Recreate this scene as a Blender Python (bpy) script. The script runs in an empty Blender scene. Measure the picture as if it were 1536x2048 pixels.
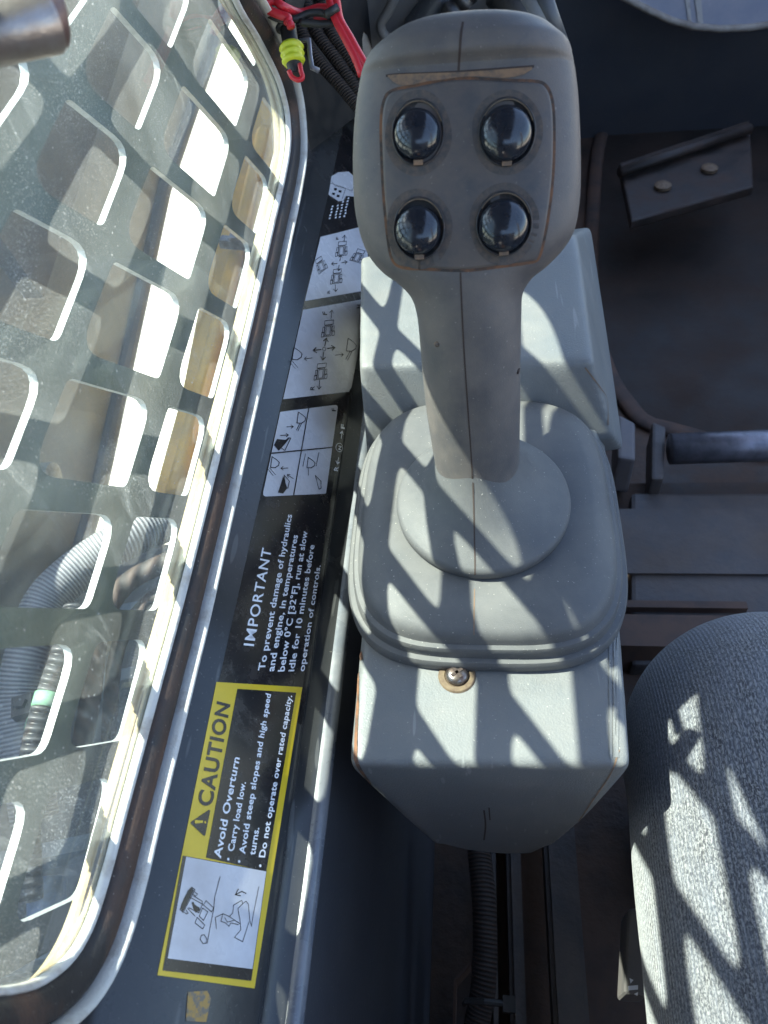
import bpy, bmesh, math, random
from mathutils import Vector, Matrix
from mathutils.bvhtree import BVHTree
random.seed(7)
scn = bpy.context.scene
COL = scn.collection
R_ = math.radians

# ------------------------------------------------------------------ camera
F, CX, CY = 1538.0, 768.0, 1024.0          # focal length and centre of a 1536 x 2048 picture
def _basis():
    v1 = Vector((947-CX, -(-906-CY), -F)).normalized()
    v2 = Vector((955-CX, -(2267-CY), -F))
    dn = (v2 - v1*v2.dot(v1)).normalized()
    up = -dn
    rt = v1.cross(up)
    return rt, v1, up
RT, FW, UP = _basis()
ROT = Matrix((RT, FW, UP))                  # camera -> world
cam_d = bpy.data.cameras.new('camera')
cam = bpy.data.objects.new('camera', cam_d); COL.objects.link(cam)
cam.matrix_world = ROT.to_4x4()
cam_d.sensor_fit = 'VERTICAL'; cam_d.sensor_height = 24.0; cam_d.sensor_width = 18.0
cam_d.lens = 24.0*F/2048
cam_d.clip_start = 0.01; cam_d.clip_end = 300
cam_d.dof.use_dof = True; cam_d.dof.focus_distance = 0.37; cam_d.dof.aperture_fstop = 13.0
scn.camera = cam

# ------------------------------------------------------------------ world and sun
SUN = Vector((-1.0, 0.17, 1.58)).normalized()          # towards the sun
w = bpy.data.worlds.new('World'); scn.world = w; w.use_nodes = True
nt = w.node_tree; nt.nodes.clear()
sky = nt.nodes.new('ShaderNodeTexSky'); sky.sky_type = 'NISHITA'; sky.sun_disc = False
sky.sun_elevation = math.asin(SUN.z); sky.sun_rotation = math.atan2(SUN.x, SUN.y)
sky.dust_density = 1.5
bg = nt.nodes.new('ShaderNodeBackground'); bg.inputs['Strength'].default_value = 0.14
wo = nt.nodes.new('ShaderNodeOutputWorld')
nt.links.new(sky.outputs[0], bg.inputs[0]); nt.links.new(bg.outputs[0], wo.inputs[0])
sl = bpy.data.lights.new('sun', 'SUN'); sl.energy = 4.6; sl.angle = R_(0.5); sl.color = (1, 0.92, 0.80)
so = bpy.data.objects.new('sun', sl); COL.objects.link(so)
so.rotation_euler = (-SUN).to_track_quat('-Z', 'Y').to_euler()
scn.view_settings.view_transform = 'Standard'; scn.view_settings.look = 'None'
scn.view_settings.exposure = 2.28; scn.view_settings.gamma = 1.0
scn.view_settings.use_curve_mapping = False
scn.render.engine = 'CYCLES'
scn.cycles.max_bounces = 8; scn.cycles.transparent_max_bounces = 12
scn.cycles.caustics_reflective = False; scn.cycles.caustics_refractive = False

# ------------------------------------------------------------------ helpers
def ray(u, v): return ROT @ Vector(((u-CX)/F, -(v-CY)/F, -1.0))
def atx(u, v, x): r = ray(u, v); return r*(x/r.x)
def aty(u, v, y): r = ray(u, v); return r*(y/r.y)
def atz(u, v, z): r = ray(u, v); return r*(z/r.z)
def atD(u, v, D): return ray(u, v)*D
def atplane(u, v, p, n): r = ray(u, v); return r*(p.dot(n)/r.dot(n))

def tag(o, label=None, cat=None, group=None, kind=None):
    if label: o['label'] = label
    if cat: o['category'] = cat
    if group: o['group'] = group
    if kind: o['kind'] = kind
    return o
def empty(name, loc, label, cat, group=None):
    o = bpy.data.objects.new(name, None); COL.objects.link(o); o.location = loc
    o.empty_display_size = 0.02; WORLD[o.name] = Vector(loc)
    return tag(o, label, cat, group)
WORLD = {}                                   # where each empty stands; meshes keep world coordinates
def origin_of(p): return WORLD.get(p.name, Vector((0, 0, 0)))
def link(name, me, mat, parent=None, smooth=True):
    if smooth:
        for p in me.polygons: p.use_smooth = True
    me.materials.clear(); me.materials.append(mat)
    o = bpy.data.objects.new(name, me); COL.objects.link(o)
    if parent:
        o.parent = parent
        o.matrix_parent_inverse = Matrix.Translation(-origin_of(parent))
    return o
def mesh(name, verts, faces, mat, parent=None, smooth=True):
    me = bpy.data.meshes.new(name); me.from_pydata([tuple(v) for v in verts], [], faces); me.update()
    bm = bmesh.new(); bm.from_mesh(me); bmesh.ops.recalc_face_normals(bm, faces=bm.faces); bm.to_mesh(me); bm.free()
    return link(name, me, mat, parent, smooth)
class MB:
    def __init__(s): s.v = []; s.f = []
    def add(s, v, f):
        n = len(s.v); s.v += [Vector(p) for p in v]; s.f += [tuple(i+n for i in q) for q in f]
    def box(s, c, sx, sy, sz, rot=None):
        pts = [Vector((i*sx/2, j*sy/2, k*sz/2)) for i in (-1, 1) for j in (-1, 1) for k in (-1, 1)]
        if rot: pts = [rot @ p for p in pts]
        s.add([Vector(c)+p for p in pts], [(0,1,3,2),(4,6,7,5),(0,4,5,1),(2,3,7,6),(0,2,6,4),(1,5,7,3)])
    def rings(s, rs, closed=True, cap=True):
        n = len(rs[0]); v = [p for r in rs for p in r]; f = []
        for i in range(len(rs)-1):
            for j in range(n if closed else n-1):
                k = (j+1) % n
                f.append((i*n+j, i*n+k, (i+1)*n+k, (i+1)*n+j))
        if cap and closed:
            f.append(tuple(range(n))[::-1]); f.append(tuple((len(rs)-1)*n+j for j in range(n)))
        s.add(v, f)
    def tube(s, pts, r, n=12, flat=1.0, cap=True):
        pts = [Vector(p) for p in pts]; m = len(pts)
        rr = r if isinstance(r, (list, tuple)) else [r]*m
        t0 = (pts[1]-pts[0]).normalized()
        up = Vector((0, 0, 1)) if abs(t0.z) < .9 else Vector((1, 0, 0))
        a = t0.cross(up).normalized(); rs = []
        for i in range(m):
            t = (pts[min(i+1, m-1)]-pts[max(i-1, 0)]).normalized()
            a = (a - t*a.dot(t)).normalized(); b = t.cross(a)
            rs.append([pts[i]+a*(math.cos(2*math.pi*j/n)*rr[i])+b*(math.sin(2*math.pi*j/n)*rr[i]*flat) for j in range(n)])
        s.rings(rs, True, cap)
    def build(s, name, mat, parent=None, smooth=True): return mesh(name, s.v, s.f, mat, parent, smooth)
def spline(pts, n):
    pts = [Vector(p) for p in pts]; out = []
    P = [pts[0]*2-pts[1]] + pts + [pts[-1]*2-pts[-2]]
    for i in range(len(pts)-1):
        p0, p1, p2, p3 = P[i:i+4]
        for k in range(n):
            t = k/n
            out.append(0.5*((2*p1)+(p2-p0)*t+(2*p0-5*p1+4*p2-p3)*t*t+(3*p1-p0-3*p2+p3)*t**3))
    out.append(pts[-1]); return out
def hull(points, bevel, seg=4):
    bm = bmesh.new()
    for p in points: bm.verts.new(p)
    r = bmesh.ops.convex_hull(bm, input=bm.verts)
    bmesh.ops.dissolve_limit(bm, angle_limit=R_(3), verts=bm.verts, edges=bm.edges)
    if bevel: bmesh.ops.bevel(bm, geom=list(bm.edges), offset=bevel, segments=seg, profile=0.6, affect='EDGES', clamp_overlap=True)
    me = bpy.data.meshes.new('hull'); bmesh.ops.recalc_face_normals(bm, faces=bm.faces); bm.to_mesh(me); bm.free()
    return me
def soften(me, voxel, it):
    o = bpy.data.objects.new('tmp', me); COL.objects.link(o)
    m = o.modifiers.new('r', 'REMESH'); m.mode = 'VOXEL'; m.voxel_size = voxel
    m = o.modifiers.new('s', 'SMOOTH'); m.factor = .5; m.iterations = it
    r = bpy.data.meshes.new_from_object(o.evaluated_get(bpy.context.evaluated_depsgraph_get()))
    bpy.data.objects.remove(o); return r
def autosmooth(o, ang=40):
    bm = bmesh.new(); bm.from_mesh(o.data)
    for e in bm.edges:
        e.smooth = not (len(e.link_faces) == 2 and e.calc_face_angle(0) > R_(ang))
    bm.to_mesh(o.data); bm.free()
def bvh_of(o): 
    me = o.data
    return BVHTree.FromPolygons([v.co.copy() for v in me.vertices], [tuple(p.vertices) for p in me.polygons])
def hit(bvh, u, v):
    p, n, i, d = bvh.ray_cast(Vector((0, 0, 0)), ray(u, v).normalized())
    return (p, n) if p else (None, None)
def drape_ribbon(bvh, pix, wid, off, mb, lift=None):
    """a thin band laid along a surface; wid in metres"""
    pts = []
    for q in spline([Vector((u, v, 0)) for u, v in pix], 6):
        p, n = hit(bvh, q.x, q.y)
        if p:
            if n.dot(p) > 0: n = -n
            pts.append((p+n*off, n))
    if len(pts) < 2: return
    L = []; Rr = []
    for i, (p, n) in enumerate(pts):
        t = pts[min(i+1, len(pts)-1)][0]-pts[max(i-1, 0)][0]
        s = t.cross(n).normalized()*wid/2
        L.append(p+s); Rr.append(p-s)
    m = len(pts)
    mb.add(L+Rr, [(i, i+1, m+i+1, m+i) for i in range(m-1)])

# ------------------------------------------------------------------ materials
class NT:
    def __init__(s, name):
        s.m = bpy.data.materials.new(name); s.m.use_nodes = True; s.t = s.m.node_tree; s.t.nodes.clear()
        s.out = s.n('ShaderNodeOutputMaterial'); s.tc = s.n('ShaderNodeTexCoord')
    def n(s, k, **kw):
        o = s.t.nodes.new(k)
        for a, b in kw.items(): setattr(o, a, b)
        return o
    def l(s, a, b): s.t.links.new(a, b)
    def noise(s, scale, detail=4, rough=.6, src=None, stretch=None, dist=0):
        n = s.n('ShaderNodeTexNoise'); n.inputs['Scale'].default_value = scale
        n.inputs['Detail'].default_value = detail; n.inputs['Roughness'].default_value = rough
        n.inputs['Distortion'].default_value = dist
        c = src or s.tc.outputs['Object']
        if stretch:
            mp = s.n('ShaderNodeMapping'); mp.inputs['Scale'].default_value = stretch; s.l(c, mp.inputs[0]); c = mp.outputs[0]
        s.l(c, n.inputs['Vector']); return n.outputs['Fac']
    def ramp(s, fac, a, b, ca=(0,0,0,1), cb=(1,1,1,1)):
        r = s.n('ShaderNodeValToRGB'); e = r.color_ramp.elements
        e[0].position = a; e[1].position = b; e[0].color = ca; e[1].color = cb
        s.l(fac, r.inputs[0]); return r.outputs[0]
    def mix(s, fac, a, b):
        m = s.n('ShaderNodeMix', data_type='RGBA')
        for i, v in ((0, fac), (6, a), (7, b)):
            if isinstance(v, (int, float)): m.inputs[i].default_value = v
            elif isinstance(v, tuple): m.inputs[i].default_value = (*v[:3], 1)
            else: s.l(v, m.inputs[i])
        return m.outputs[2]
    def math(s, op, a, b=None):
        m = s.n('ShaderNodeMath', operation=op)
        for i, v in ((0, a), (1, b)):
            if v is None: continue
            if isinstance(v, (int, float)): m.inputs[i].default_value = v
            else: s.l(v, m.inputs[i])
        return m.outputs[0]
def pmat(name, col, col2=None, scale=30, lo=.45, hi=.65, rough=.5, rough2=None, bump=0, bscale=400, metal=0,
         dust=0, dustcol=(.35,.3,.25), speck=0, speckscale=900, spec=.5, wear=None, coat=0, bdist=.001, stretch=None, scratch=0):
    s = NT(name); b = s.n('ShaderNodeBsdfPrincipled'); s.l(b.outputs[0], s.out.inputs[0])
    b.inputs['Metallic'].default_value = metal; b.inputs['Specular IOR Level'].default_value = spec
    b.inputs['Coat Weight'].default_value = coat; b.inputs['Coat Roughness'].default_value = .15
    c = col; r = rough
    if col2:
        f = s.ramp(s.noise(scale, 6, .65, stretch=stretch), lo, hi); c = s.mix(f, col, col2)
        if rough2 is not None:
            mr = s.n('ShaderNodeMapRange'); s.l(f, mr.inputs[0]); mr.inputs[3].default_value = rough; mr.inputs[4].default_value = rough2
            r = mr.outputs[0]
    if dust:
        f = s.ramp(s.noise(scale*.37+7, 8, .72), .42, .78); c = s.mix(s.math('MULTIPLY', f, dust), c, dustcol)
    if speck:
        f = s.ramp(s.noise(speckscale, 2, .5), .70, .76); c = s.mix(s.math('MULTIPLY', f, speck), c, (.6,.55,.48))
    if scratch:
        for k, st in enumerate(((1, 9, 1), (7, 1, 2), (4, -5, 1))):
            mp = s.n('ShaderNodeMapping'); mp.inputs['Rotation'].default_value = (0, 0, .5+k*1.1); mp.inputs['Scale'].default_value = (260, 22, 60)
            s.l(s.tc.outputs['Object'], mp.inputs[0])
            nn = s.n('ShaderNodeTexNoise'); nn.inputs['Scale'].default_value = 1; nn.inputs['Detail'].default_value = 1; s.l(mp.outputs[0], nn.inputs['Vector'])
            f = s.ramp(nn.outputs['Fac'], .735, .765); c = s.mix(s.math('MULTIPLY', f, scratch), c, (.34,.34,.33))
    if isinstance(c, tuple): b.inputs['Base Color'].default_value = (*c, 1)
    else: s.l(c, b.inputs['Base Color'])
    if isinstance(r, (int, float)): b.inputs['Roughness'].default_value = r
    else: s.l(r, b.inputs['Roughness'])
    if bump:
        bn = s.n('ShaderNodeBump'); bn.inputs['Strength'].default_value = bump; bn.inputs['Distance'].default_value = bdist
        s.l(s.noise(bscale, 3, .6), bn.inputs['Height']); s.l(bn.outputs[0], b.inputs['Normal'])
    return s.m

M = {}
M['console'] = pmat('console_plastic', (.128,.136,.142), (.158,.161,.160), 22, .35, .7, .42, .55, .55, 1300, dust=.35, dustcol=(.25,.215,.18), speck=.35, bdist=.0004, scratch=.35)
M['boot'] = pmat('boot_rubber', (.076,.077,.081), (.106,.105,.105), 30, .35, .7, .55, .7, .3, 1800, dust=.3, dustcol=(.24,.22,.19), speck=.5, bdist=.0003)
M['grip'] = pmat('grip_rubber', (.078,.074,.076), (.128,.112,.103), 55, .35, .7, .5, .65, .35, 1600, dust=.45, dustcol=(.19,.155,.13), speck=.2, bdist=.0003)
M['face'] = pmat('grip_face', (.055,.055,.06), (.105,.088,.078), 70, .35, .65, .5, .7, .2, 1800, dust=.5, dustcol=(.17,.12,.09), speck=.1, bdist=.0002)
M['dirt'] = pmat('rust_dirt', (.17,.080,.042), (.045,.036,.032), 110, .42, .60, .9)
M['tan'] = pmat('tan_dust', (.24,.145,.085), (.10,.082,.07), 260, .42, .66, .9)
M['halo'] = pmat('brown_dust_film', (.105,.08,.065), (.06,.055,.055), 420, .38, .6, .8)
M['seam'] = pmat('seam_shadow_gap', (.05,.035,.03), None, rough=.9)
M['button'] = pmat('gloss_black', (.012,.015,.022), (.022,.026,.034), 200, .45, .8, .14, .26, coat=.25)
M['bezel'] = pmat('bezel_black', (.02,.02,.022), (.09,.06,.045), 300, .5, .7, .4, .8)
M['ledge'] = pmat('ledge_paint', (.028,.030,.033), (.042,.043,.045), 14, .35, .7, .20, .32, .08, 300, dust=.15, dustcol=(.11,.09,.075), speck=.2, coat=.05, spec=.35, scratch=.15)
M['wall'] = pmat('lower_wall_paint', (.055,.060,.070), (.075,.078,.082), 9, .35, .7, .4, .55, .15, 500, dust=.2, dustcol=(.08,.06,.05), speck=.3)
M['black'] = pmat('decal_black', (.010,.010,.012), (.03,.022,.02), 90, .5, .8, .2, .45, speck=.4, speckscale=1300, dust=.25, dustcol=(.09,.06,.05))
M['white'] = pmat('decal_white', (.60,.59,.62), (.46,.44,.46), 40, .4, .75, .25, .45, speck=0, dust=.3, dustcol=(.35,.28,.22))
M['letter'] = pmat('decal_letter_white', (.75,.75,.78), None, rough=.35)
M['yellow'] = pmat('decal_yellow', (.68,.47,.02), (.60,.42,.02), 60, .4, .7, .28, .45, dust=.15, dustcol=(.35,.25,.08))
M['seal'] = pmat('brown_dusty_rubber', (.022,.018,.017), (.11,.055,.034), 38, .48, .70, .55, .8, .3, 700, speck=.35, stretch=(1,.25,1))
M['highlight'] = pmat('pale_highlight', (.55,.53,.50), (.26,.20,.15), 90, .5, .8, .45, .7, .3, 900)  # pale tone paints highlight lines along the seal edges
M['cream'] = pmat('dusty_cream_frame', (.40,.34,.20), (.26,.17,.09), 70, .4, .72, .6, .8, .5, 500, speck=.6, stretch=(1,.3,1))
M['guard'] = pmat('guard_paint', (.035,.060,.060), (.05,.07,.068), 18, .35, .7, .4, .6, .2, 500, dust=.3, dustcol=(.10,.10,.085))
M['sunedge'] = pmat('sunlit_edge_tone', (.45,.46,.45), (.30,.30,.28), 120, .4, .7, .4, .6)  # pale colour paints the sunlight on the guard's hole walls
M['metal'] = pmat('satin_metal', (.30,.27,.25), (.22,.18,.16), 120, .4, .7, .3, .45, .15, 1200, metal=.7)
M['metalend'] = pmat('brown_metal_end', (.14,.09,.08), None, rough=.5, metal=.4)
M['redwire'] = pmat('red_insulation', (.55,.02,.03), None, rough=.35)
M['blackwire'] = pmat('black_insulation', (.012,.012,.013), (.03,.027,.025), 200, .4, .7, .4, .7)
M['lime'] = pmat('lime_seal', (.58,.62,.03), None, rough=.4)
M['darkplastic'] = pmat('dark_plastic', (.012,.013,.015), (.03,.024,.02), 60, .4, .7, .45, .7, .2, 600)
M['floor'] = pmat('dirty_floor', (.026,.018,.013), (.10,.055,.033), 11, .38, .66, .55, .9, .4, 160, dust=.6, dustcol=(.11,.075,.055), bdist=.002)
M['floor2'] = pmat('dirty_plate', (.050,.047,.048), (.10,.075,.058), 9, .40, .70, .5, .8, .4, 120, dust=.6, dustcol=(.16,.12,.09), bdist=.002)
M['rustridge'] = pmat('rusty_edge', (.11,.065,.045), (.05,.040,.036), 26, .4, .7, .8)
M['tubesteel'] = pmat('worn_tube', (.24,.24,.27), (.08,.08,.095), 40, .4, .7, .35, .5, metal=.5)
M['cowl'] = pmat('dusty_cowl', (.10,.11,.12), (.17,.16,.145), 25, .35, .65, .35, .6, .3, 300, dust=.5, dustcol=(.22,.18,.14), speck=.5)
M['cowledge'] = pmat('pale_dusty_edge', (.36,.32,.27), (.20,.17,.14), 50, .4, .7, .7)
M['paleplastic'] = pmat('pale_blue_plastic', (.35,.38,.46), (.45,.45,.50), 10, .4, .6, .15, .3, coat=.5)
M['braid'] = pmat('braided_sleeve', (.018,.016,.015), (.05,.035,.028), 180, .4, .65, .8, None, 1, 900, bdist=.002)
M['arm'] = pmat('loader_paint', (.13,.165,.20), (.22,.245,.265), 9, .38, .66, .45, .7, .2, 90, dust=.6, dustcol=(.26,.25,.235), speck=.9, speckscale=420)
M['arm2'] = pmat('loader_dark', (.10,.105,.11), (.15,.14,.13), 12, .38, .66, .6)
M['orange'] = pmat('dusty_orange_paint', (.85,.46,.07), (.62,.38,.13), 14, .35, .68, .6, .85, .3, 90, dust=.5, dustcol=(.30,.24,.17), bdist=.004)
M['ground'] = pmat('pale_ground', (.62,.58,.50), (.52,.46,.38), 3, .4, .7, .9, None, .4, 30, bdist=.01)
M['sleeve'] = None
M['green'] = pmat('green_tape', (.18,.38,.24), (.14,.28,.18), 100, .4, .7, .5)
M['cabmetal'] = pmat('cab_paint', (.20,.17,.145), (.16,.14,.12), 5, .4, .6, .5)
M['matrubber'] = pmat('dark_mat_rubber', (.008,.007,.006), (.035,.021,.014), 9, .38, .66, .6, .9, .4, 120, dust=.3, dustcol=(.07,.05,.038), bdist=.002)
M['pedal'] = pmat('rusty_pedal', (.014,.011,.009), (.040,.024,.017), 30, .4, .68, .5, .8, .4, 200)
M['beadpaint'] = pmat('bead_sheen_paint', (.12,.13,.15), (.20,.20,.21), 40, .4, .7, .22, .4, .1, 300)  # lighter than the sill paint, to stand for light reflected along its edge
M['headliner'] = pmat('dark_headliner', (.05,.048,.046), None, rough=.9)
M['brownpillar'] = pmat('rusty_brown_paint', (.030,.020,.017), (.055,.033,.024), 30, .38, .68, .6, .85, .3, 300, dust=.3, dustcol=(.08,.05,.035))
M['residue'] = pmat('sticker_residue', (.42,.26,.08), (.20,.17,.13), 420, .45, .55, .8)
M['screw'] = pmat('screw_steel', (.20,.18,.17), (.09,.055,.045), 300, .4, .65, .25, .45, metal=.85)
M['washer'] = pmat('rusty_washer', (.16,.115,.07), (.10,.065,.045), 300, .4, .65, .55, .8, metal=.3)
M['bolt'] = pmat('pale_bolt', (.45,.45,.38), (.3,.28,.22), 200, .4, .65, .5)
M['skin'] = pmat('skin', (.30,.18,.12), None, rough=.6)
M['boxgrey'] = pmat('grey_adjuster', (.12,.11,.11), (.16,.14,.13), 50, .4, .7, .5, .7)

def stripe_mat(name, ca, cb, n, rough=.5, axis=1, bump=.6, dist=.0015, phase=0, skew=0):
    """ribs that run round a hose, by its own length coordinate (uv)"""
    s = NT(name); b = s.n('ShaderNodeBsdfPrincipled'); s.l(b.outputs[0], s.out.inputs[0])
    b.inputs['Roughness'].default_value = rough
    sp = s.n('ShaderNodeSeparateXYZ'); s.l(s.tc.outputs['UV'], sp.inputs[0])
    v = s.math('MULTIPLY', sp.outputs[axis], n*2*math.pi)
    if skew: v = s.math('ADD', v, s.math('MULTIPLY', sp.outputs[0], skew))
    w_ = s.math('MULTIPLY_ADD', s.math('SINE', v), .5); s.t.nodes[-1]
    f = s.math('ADD', s.math('MULTIPLY', s.math('SINE', v), .5), .5)
    nz = s.noise(300, 3, .6); f2 = s.math('MULTIPLY', f, s.math('ADD', nz, .5))
    s.l(s.mix(f2, ca, cb), b.inputs['Base Color'])
    bn = s.n('ShaderNodeBump'); bn.inputs['Strength'].default_value = bump; bn.inputs['Distance'].default_value = dist
    s.l(f, bn.inputs['Height']); s.l(bn.outputs[0], b.inputs['Normal'])
    return s.m
M['sleeve'] = stripe_mat('woven_grey_sleeve', (.10,.10,.115), (.27,.27,.285), 150, .5, skew=6)
M['conduit'] = stripe_mat('corrugated_black_conduit', (.012,.012,.014), (.07,.07,.075), 36, .4, bump=1, dist=.003)
M['braidhose'] = stripe_mat('dirty_braided_conduit', (.022,.018,.016), (.07,.045,.035), 60, .7, bump=1, dist=.002, skew=12.566)

def knit_mat():
    s = NT('heather_knit_cloth'); b = s.n('ShaderNodeBsdfPrincipled'); s.l(b.outputs[0], s.out.inputs[0])
    b.inputs['Roughness'].default_value = .9; b.inputs['Sheen Weight'].default_value = .3
    uv = s.tc.outputs['UV']
    fine = s.noise(1, 2, .55, uv, (1750, 880, 1), .8)     # stitches, longer along the leg
    f = s.ramp(fine, .45, .57)
    sp = s.n('ShaderNodeSeparateXYZ'); s.l(uv, sp.inputs[0])
    rib = s.math('ADD', s.math('MULTIPLY', s.math('SINE', s.math('MULTIPLY', sp.outputs[0], 2*math.pi*520)), .5), .5)
    blot = s.ramp(s.noise(1, 4, .6, uv, (160, 70, 1)), .35, .68)
    c = s.mix(f, (.038,.039,.047), (.27,.268,.275))
    c = s.mix(s.math('MULTIPLY', blot, .45), c, (.17,.19,.24))
    c = s.mix(s.math('MULTIPLY', s.math('SUBTRACT', 1, rib), .38), c, (.03,.033,.045))
    s.l(c, b.inputs['Base Color'])
    bn = s.n('ShaderNodeBump'); bn.inputs['Strength'].default_value = .7; bn.inputs['Distance'].default_value = .0006
    s.l(s.math('ADD', s.math('MULTIPLY', rib, .6), fine), bn.inputs['Height']); s.l(bn.outputs[0], b.inputs['Normal'])
    return s.m
M['knit'] = knit_mat()

def glass_mat():
    s = NT('dusty_window_glass')
    tr = s.n('ShaderNodeBsdfTransparent'); tr.inputs[0].default_value = (.76,.90,.88,1)
    gl = s.n('ShaderNodeBsdfGlossy'); gl.inputs[0].default_value = (.9,1,1,1); gl.inputs['Roughness'].default_value = .04
    fr = s.n('ShaderNodeFresnel'); fr.inputs[0].default_value = 1.45
    m1 = s.n('ShaderNodeMixShader'); s.l(fr.outputs[0], m1.inputs[0]); s.l(tr.outputs[0], m1.inputs[1]); s.l(gl.outputs[0], m1.inputs[2])
    # film of dust: clouds, grains and wiping streaks
    df = s.n('ShaderNodeBsdfDiffuse'); df.inputs[0].default_value = (.54,.58,.56,1)
    tl = s.n('ShaderNodeBsdfTranslucent'); tl.inputs[0].default_value = (.50,.58,.58,1)
    md = s.n('ShaderNodeMixShader'); md.inputs[0].default_value = .55; s.l(df.outputs[0], md.inputs[1]); s.l(tl.outputs[0], md.inputs[2])
    cloud = s.ramp(s.noise(16, 6, .6, dist=.8), .35, .75, (.07,)*3+(1,), (.19,)*3+(1,))
    grain = s.ramp(s.noise(1700, 3, .6), .54, .68)
    patch = s.ramp(s.noise(13, 5, .7, dist=1.5), .42, .66)
    smear = s.ramp(s.noise(40, 4, .7, stretch=(1, 2.4, .45), dist=1.2), .58, .78)
    big = s.ramp(s.noise(650, 1, .4), .72, .75)
    f = s.math('ADD', cloud, s.math('MULTIPLY', s.math('MULTIPLY', grain, s.math('ADD', s.math('MULTIPLY', patch, .85), .15)), .52))
    f = s.math('ADD', f, s.math('MULTIPLY', smear, .16)); f = s.math('ADD', f, s.math('MULTIPLY', big, .3))
    f = s.math('MINIMUM', f, .9)
    m2 = s.n('ShaderNodeMixShader'); s.l(f, m2.inputs[0]); s.l(m1.outputs[0], m2.inputs[1]); s.l(md.outputs[0], m2.inputs[2])
    s.l(m2.outputs[0], s.out.inputs[0]); return s.m
M['glass'] = glass_mat()

# ------------------------------------------------------------------ outside the cab: ground
g = MB(); g.add([(-60,-60,-1.6),(60,-60,-1.6),(60,60,-1.6),(-60,60,-1.6)], [(0,1,2,3)])
tag(g.build('ground', M['ground'], None, False), kind='structure')

# ------------------------------------------------------------------ cab shell (seen only through gaps and in reflections)
XW = -0.120                                   # plane of the side window
def curve_plate(outer, holes, x0, th, name, mat, parent=None):
    """flat plate in the y-z plane with holes"""
    cu = bpy.data.curves.new(name, 'CURVE'); cu.dimensions = '2D'; cu.fill_mode = 'BOTH'; cu.extrude = th/2
    for loop in [outer]+holes:
        sp = cu.splines.new('POLY'); sp.points.add(len(loop)-1); sp.use_cyclic_u = True
        for i, (a, b) in enumerate(loop): sp.points[i].co = (a, b, 0, 1)
    to = bpy.data.objects.new('tmp', cu); COL.objects.link(to)
    dg = bpy.context.evaluated_depsgraph_get(); me = bpy.data.meshes.new_from_object(to.evaluated_get(dg))
    bpy.data.objects.remove(to); bpy.data.curves.remove(cu)
    for v in me.vertices: v.co = (x0+v.co.z, v.co.x, v.co.y)
    me.update()
    return link(name, me, mat, parent, False)
def round_poly(pts, r, seg=5):
    out = []; n = len(pts)
    for i in range(n):
        p0, p1, p2 = Vector(pts[i-1]), Vector(pts[i]), Vector(pts[(i+1) % n])
        a = (p0-p1); b = (p2-p1); la, lb = a.length, b.length; a.normalize(); b.normalize()
        d = min(r/max(math.tan(a.angle(b)/2), .2), la*.45, lb*.45)
        s, e = p1+a*d, p1+b*d
        for k in range(seg+1):
            t = k/seg; out.append(tuple(s*(1-t)**2+p1*2*t*(1-t)+e*t*t))
    return out

win = [(.0203,-.2172),(.0285,-.2415),(.0395,-.2520),(.056,-.2545),(.0785,-.2540),(.1229,-.2535),(.1631,-.2530),(.24,-.2490),(.32,-.2440),
       (.38,-.2385),(.42,-.2352),(.455,-.2322),(.482,-.2268),(.4935,-.2150),(.4930,-.2030),(.4843,-.1861),(.4577,-.1567),(.430,-.1300),
       (.408,-.09),(.400,-.045),(.380,-.010),(.335,.006),(.27,.008),(.20,.022),(.15,.045),(.10,.068),(.05,.072),(.022,.055),(.014,.01),(.012,-.08),(.0145,-.16)]
# smooth closed outline
def closed_spline(pts, n):
    P = [Vector((a, b, 0)) for a, b in pts]; m = len(P); out = []
    for i in range(m):
        p0, p1, p2, p3 = P[i-1], P[i], P[(i+1) % m], P[(i+2) % m]
        for k in range(n):
            t = k/n; q = 0.5*((2*p1)+(p2-p0)*t+(2*p0-5*p1+4*p2-p3)*t*t+(3*p1-p0-3*p2+p3)*t**3)
            out.append((q.x, q.y))
    return out
WIN = closed_spline(win, 5)
def offset(loop, d):
    n = len(loop); out = []
    for i in range(n):
        a = Vector(loop[i-1]); b = Vector(loop[(i+1) % n]); t = (b-a).normalized()
        out.append((loop[i][0]+t.y*d, loop[i][1]-t.x*d))
    return out
WO = lambda d: offset(WIN, d)
wall_outer = [(-.9,-.258),(.62,-.258),(.62,-.9),(1.5,-.9),(1.5,.5),(-.9,.5)]
ws = curve_plate(wall_outer, [WO(.006)], -.1225, .004, 'cab_side_wall', M['brownpillar'])
tag(ws, kind='structure')
c = MB()
c.box((.06, .3, .52), .42, 2.4, .03)
o = c.build('cab_roof', M['headliner'], None, False); tag(o, kind='structure')
c = MB(); c.box((.82, .3, -.65), .03, 2.4, .75); c.box((.82, .92, .1), .03, .12, .8); c.box((.82, -.35, .1), .03, .12, .8)
o = c.build('cab_right_wall', M['cabmetal'], None, False); tag(o, kind='structure')
c = MB(); c.box((.35, -.9, -.3), .95, .03, 1.1)
o = c.build('cab_rear_wall', M['cabmetal'], None, False); tag(o, kind='structure')

# ------------------------------------------------------------------ window: glass, seal, frames, latch
W = empty('side_window', (XW, .25, -.2535), 'dusty tinted side window in brown rubber seal, left of the joystick', 'window')
gp = [(XW, a, b) for a, b in WO(.002)]
gp2 = [(XW-.003, a, b) for a, b in WO(.002)]
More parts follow.
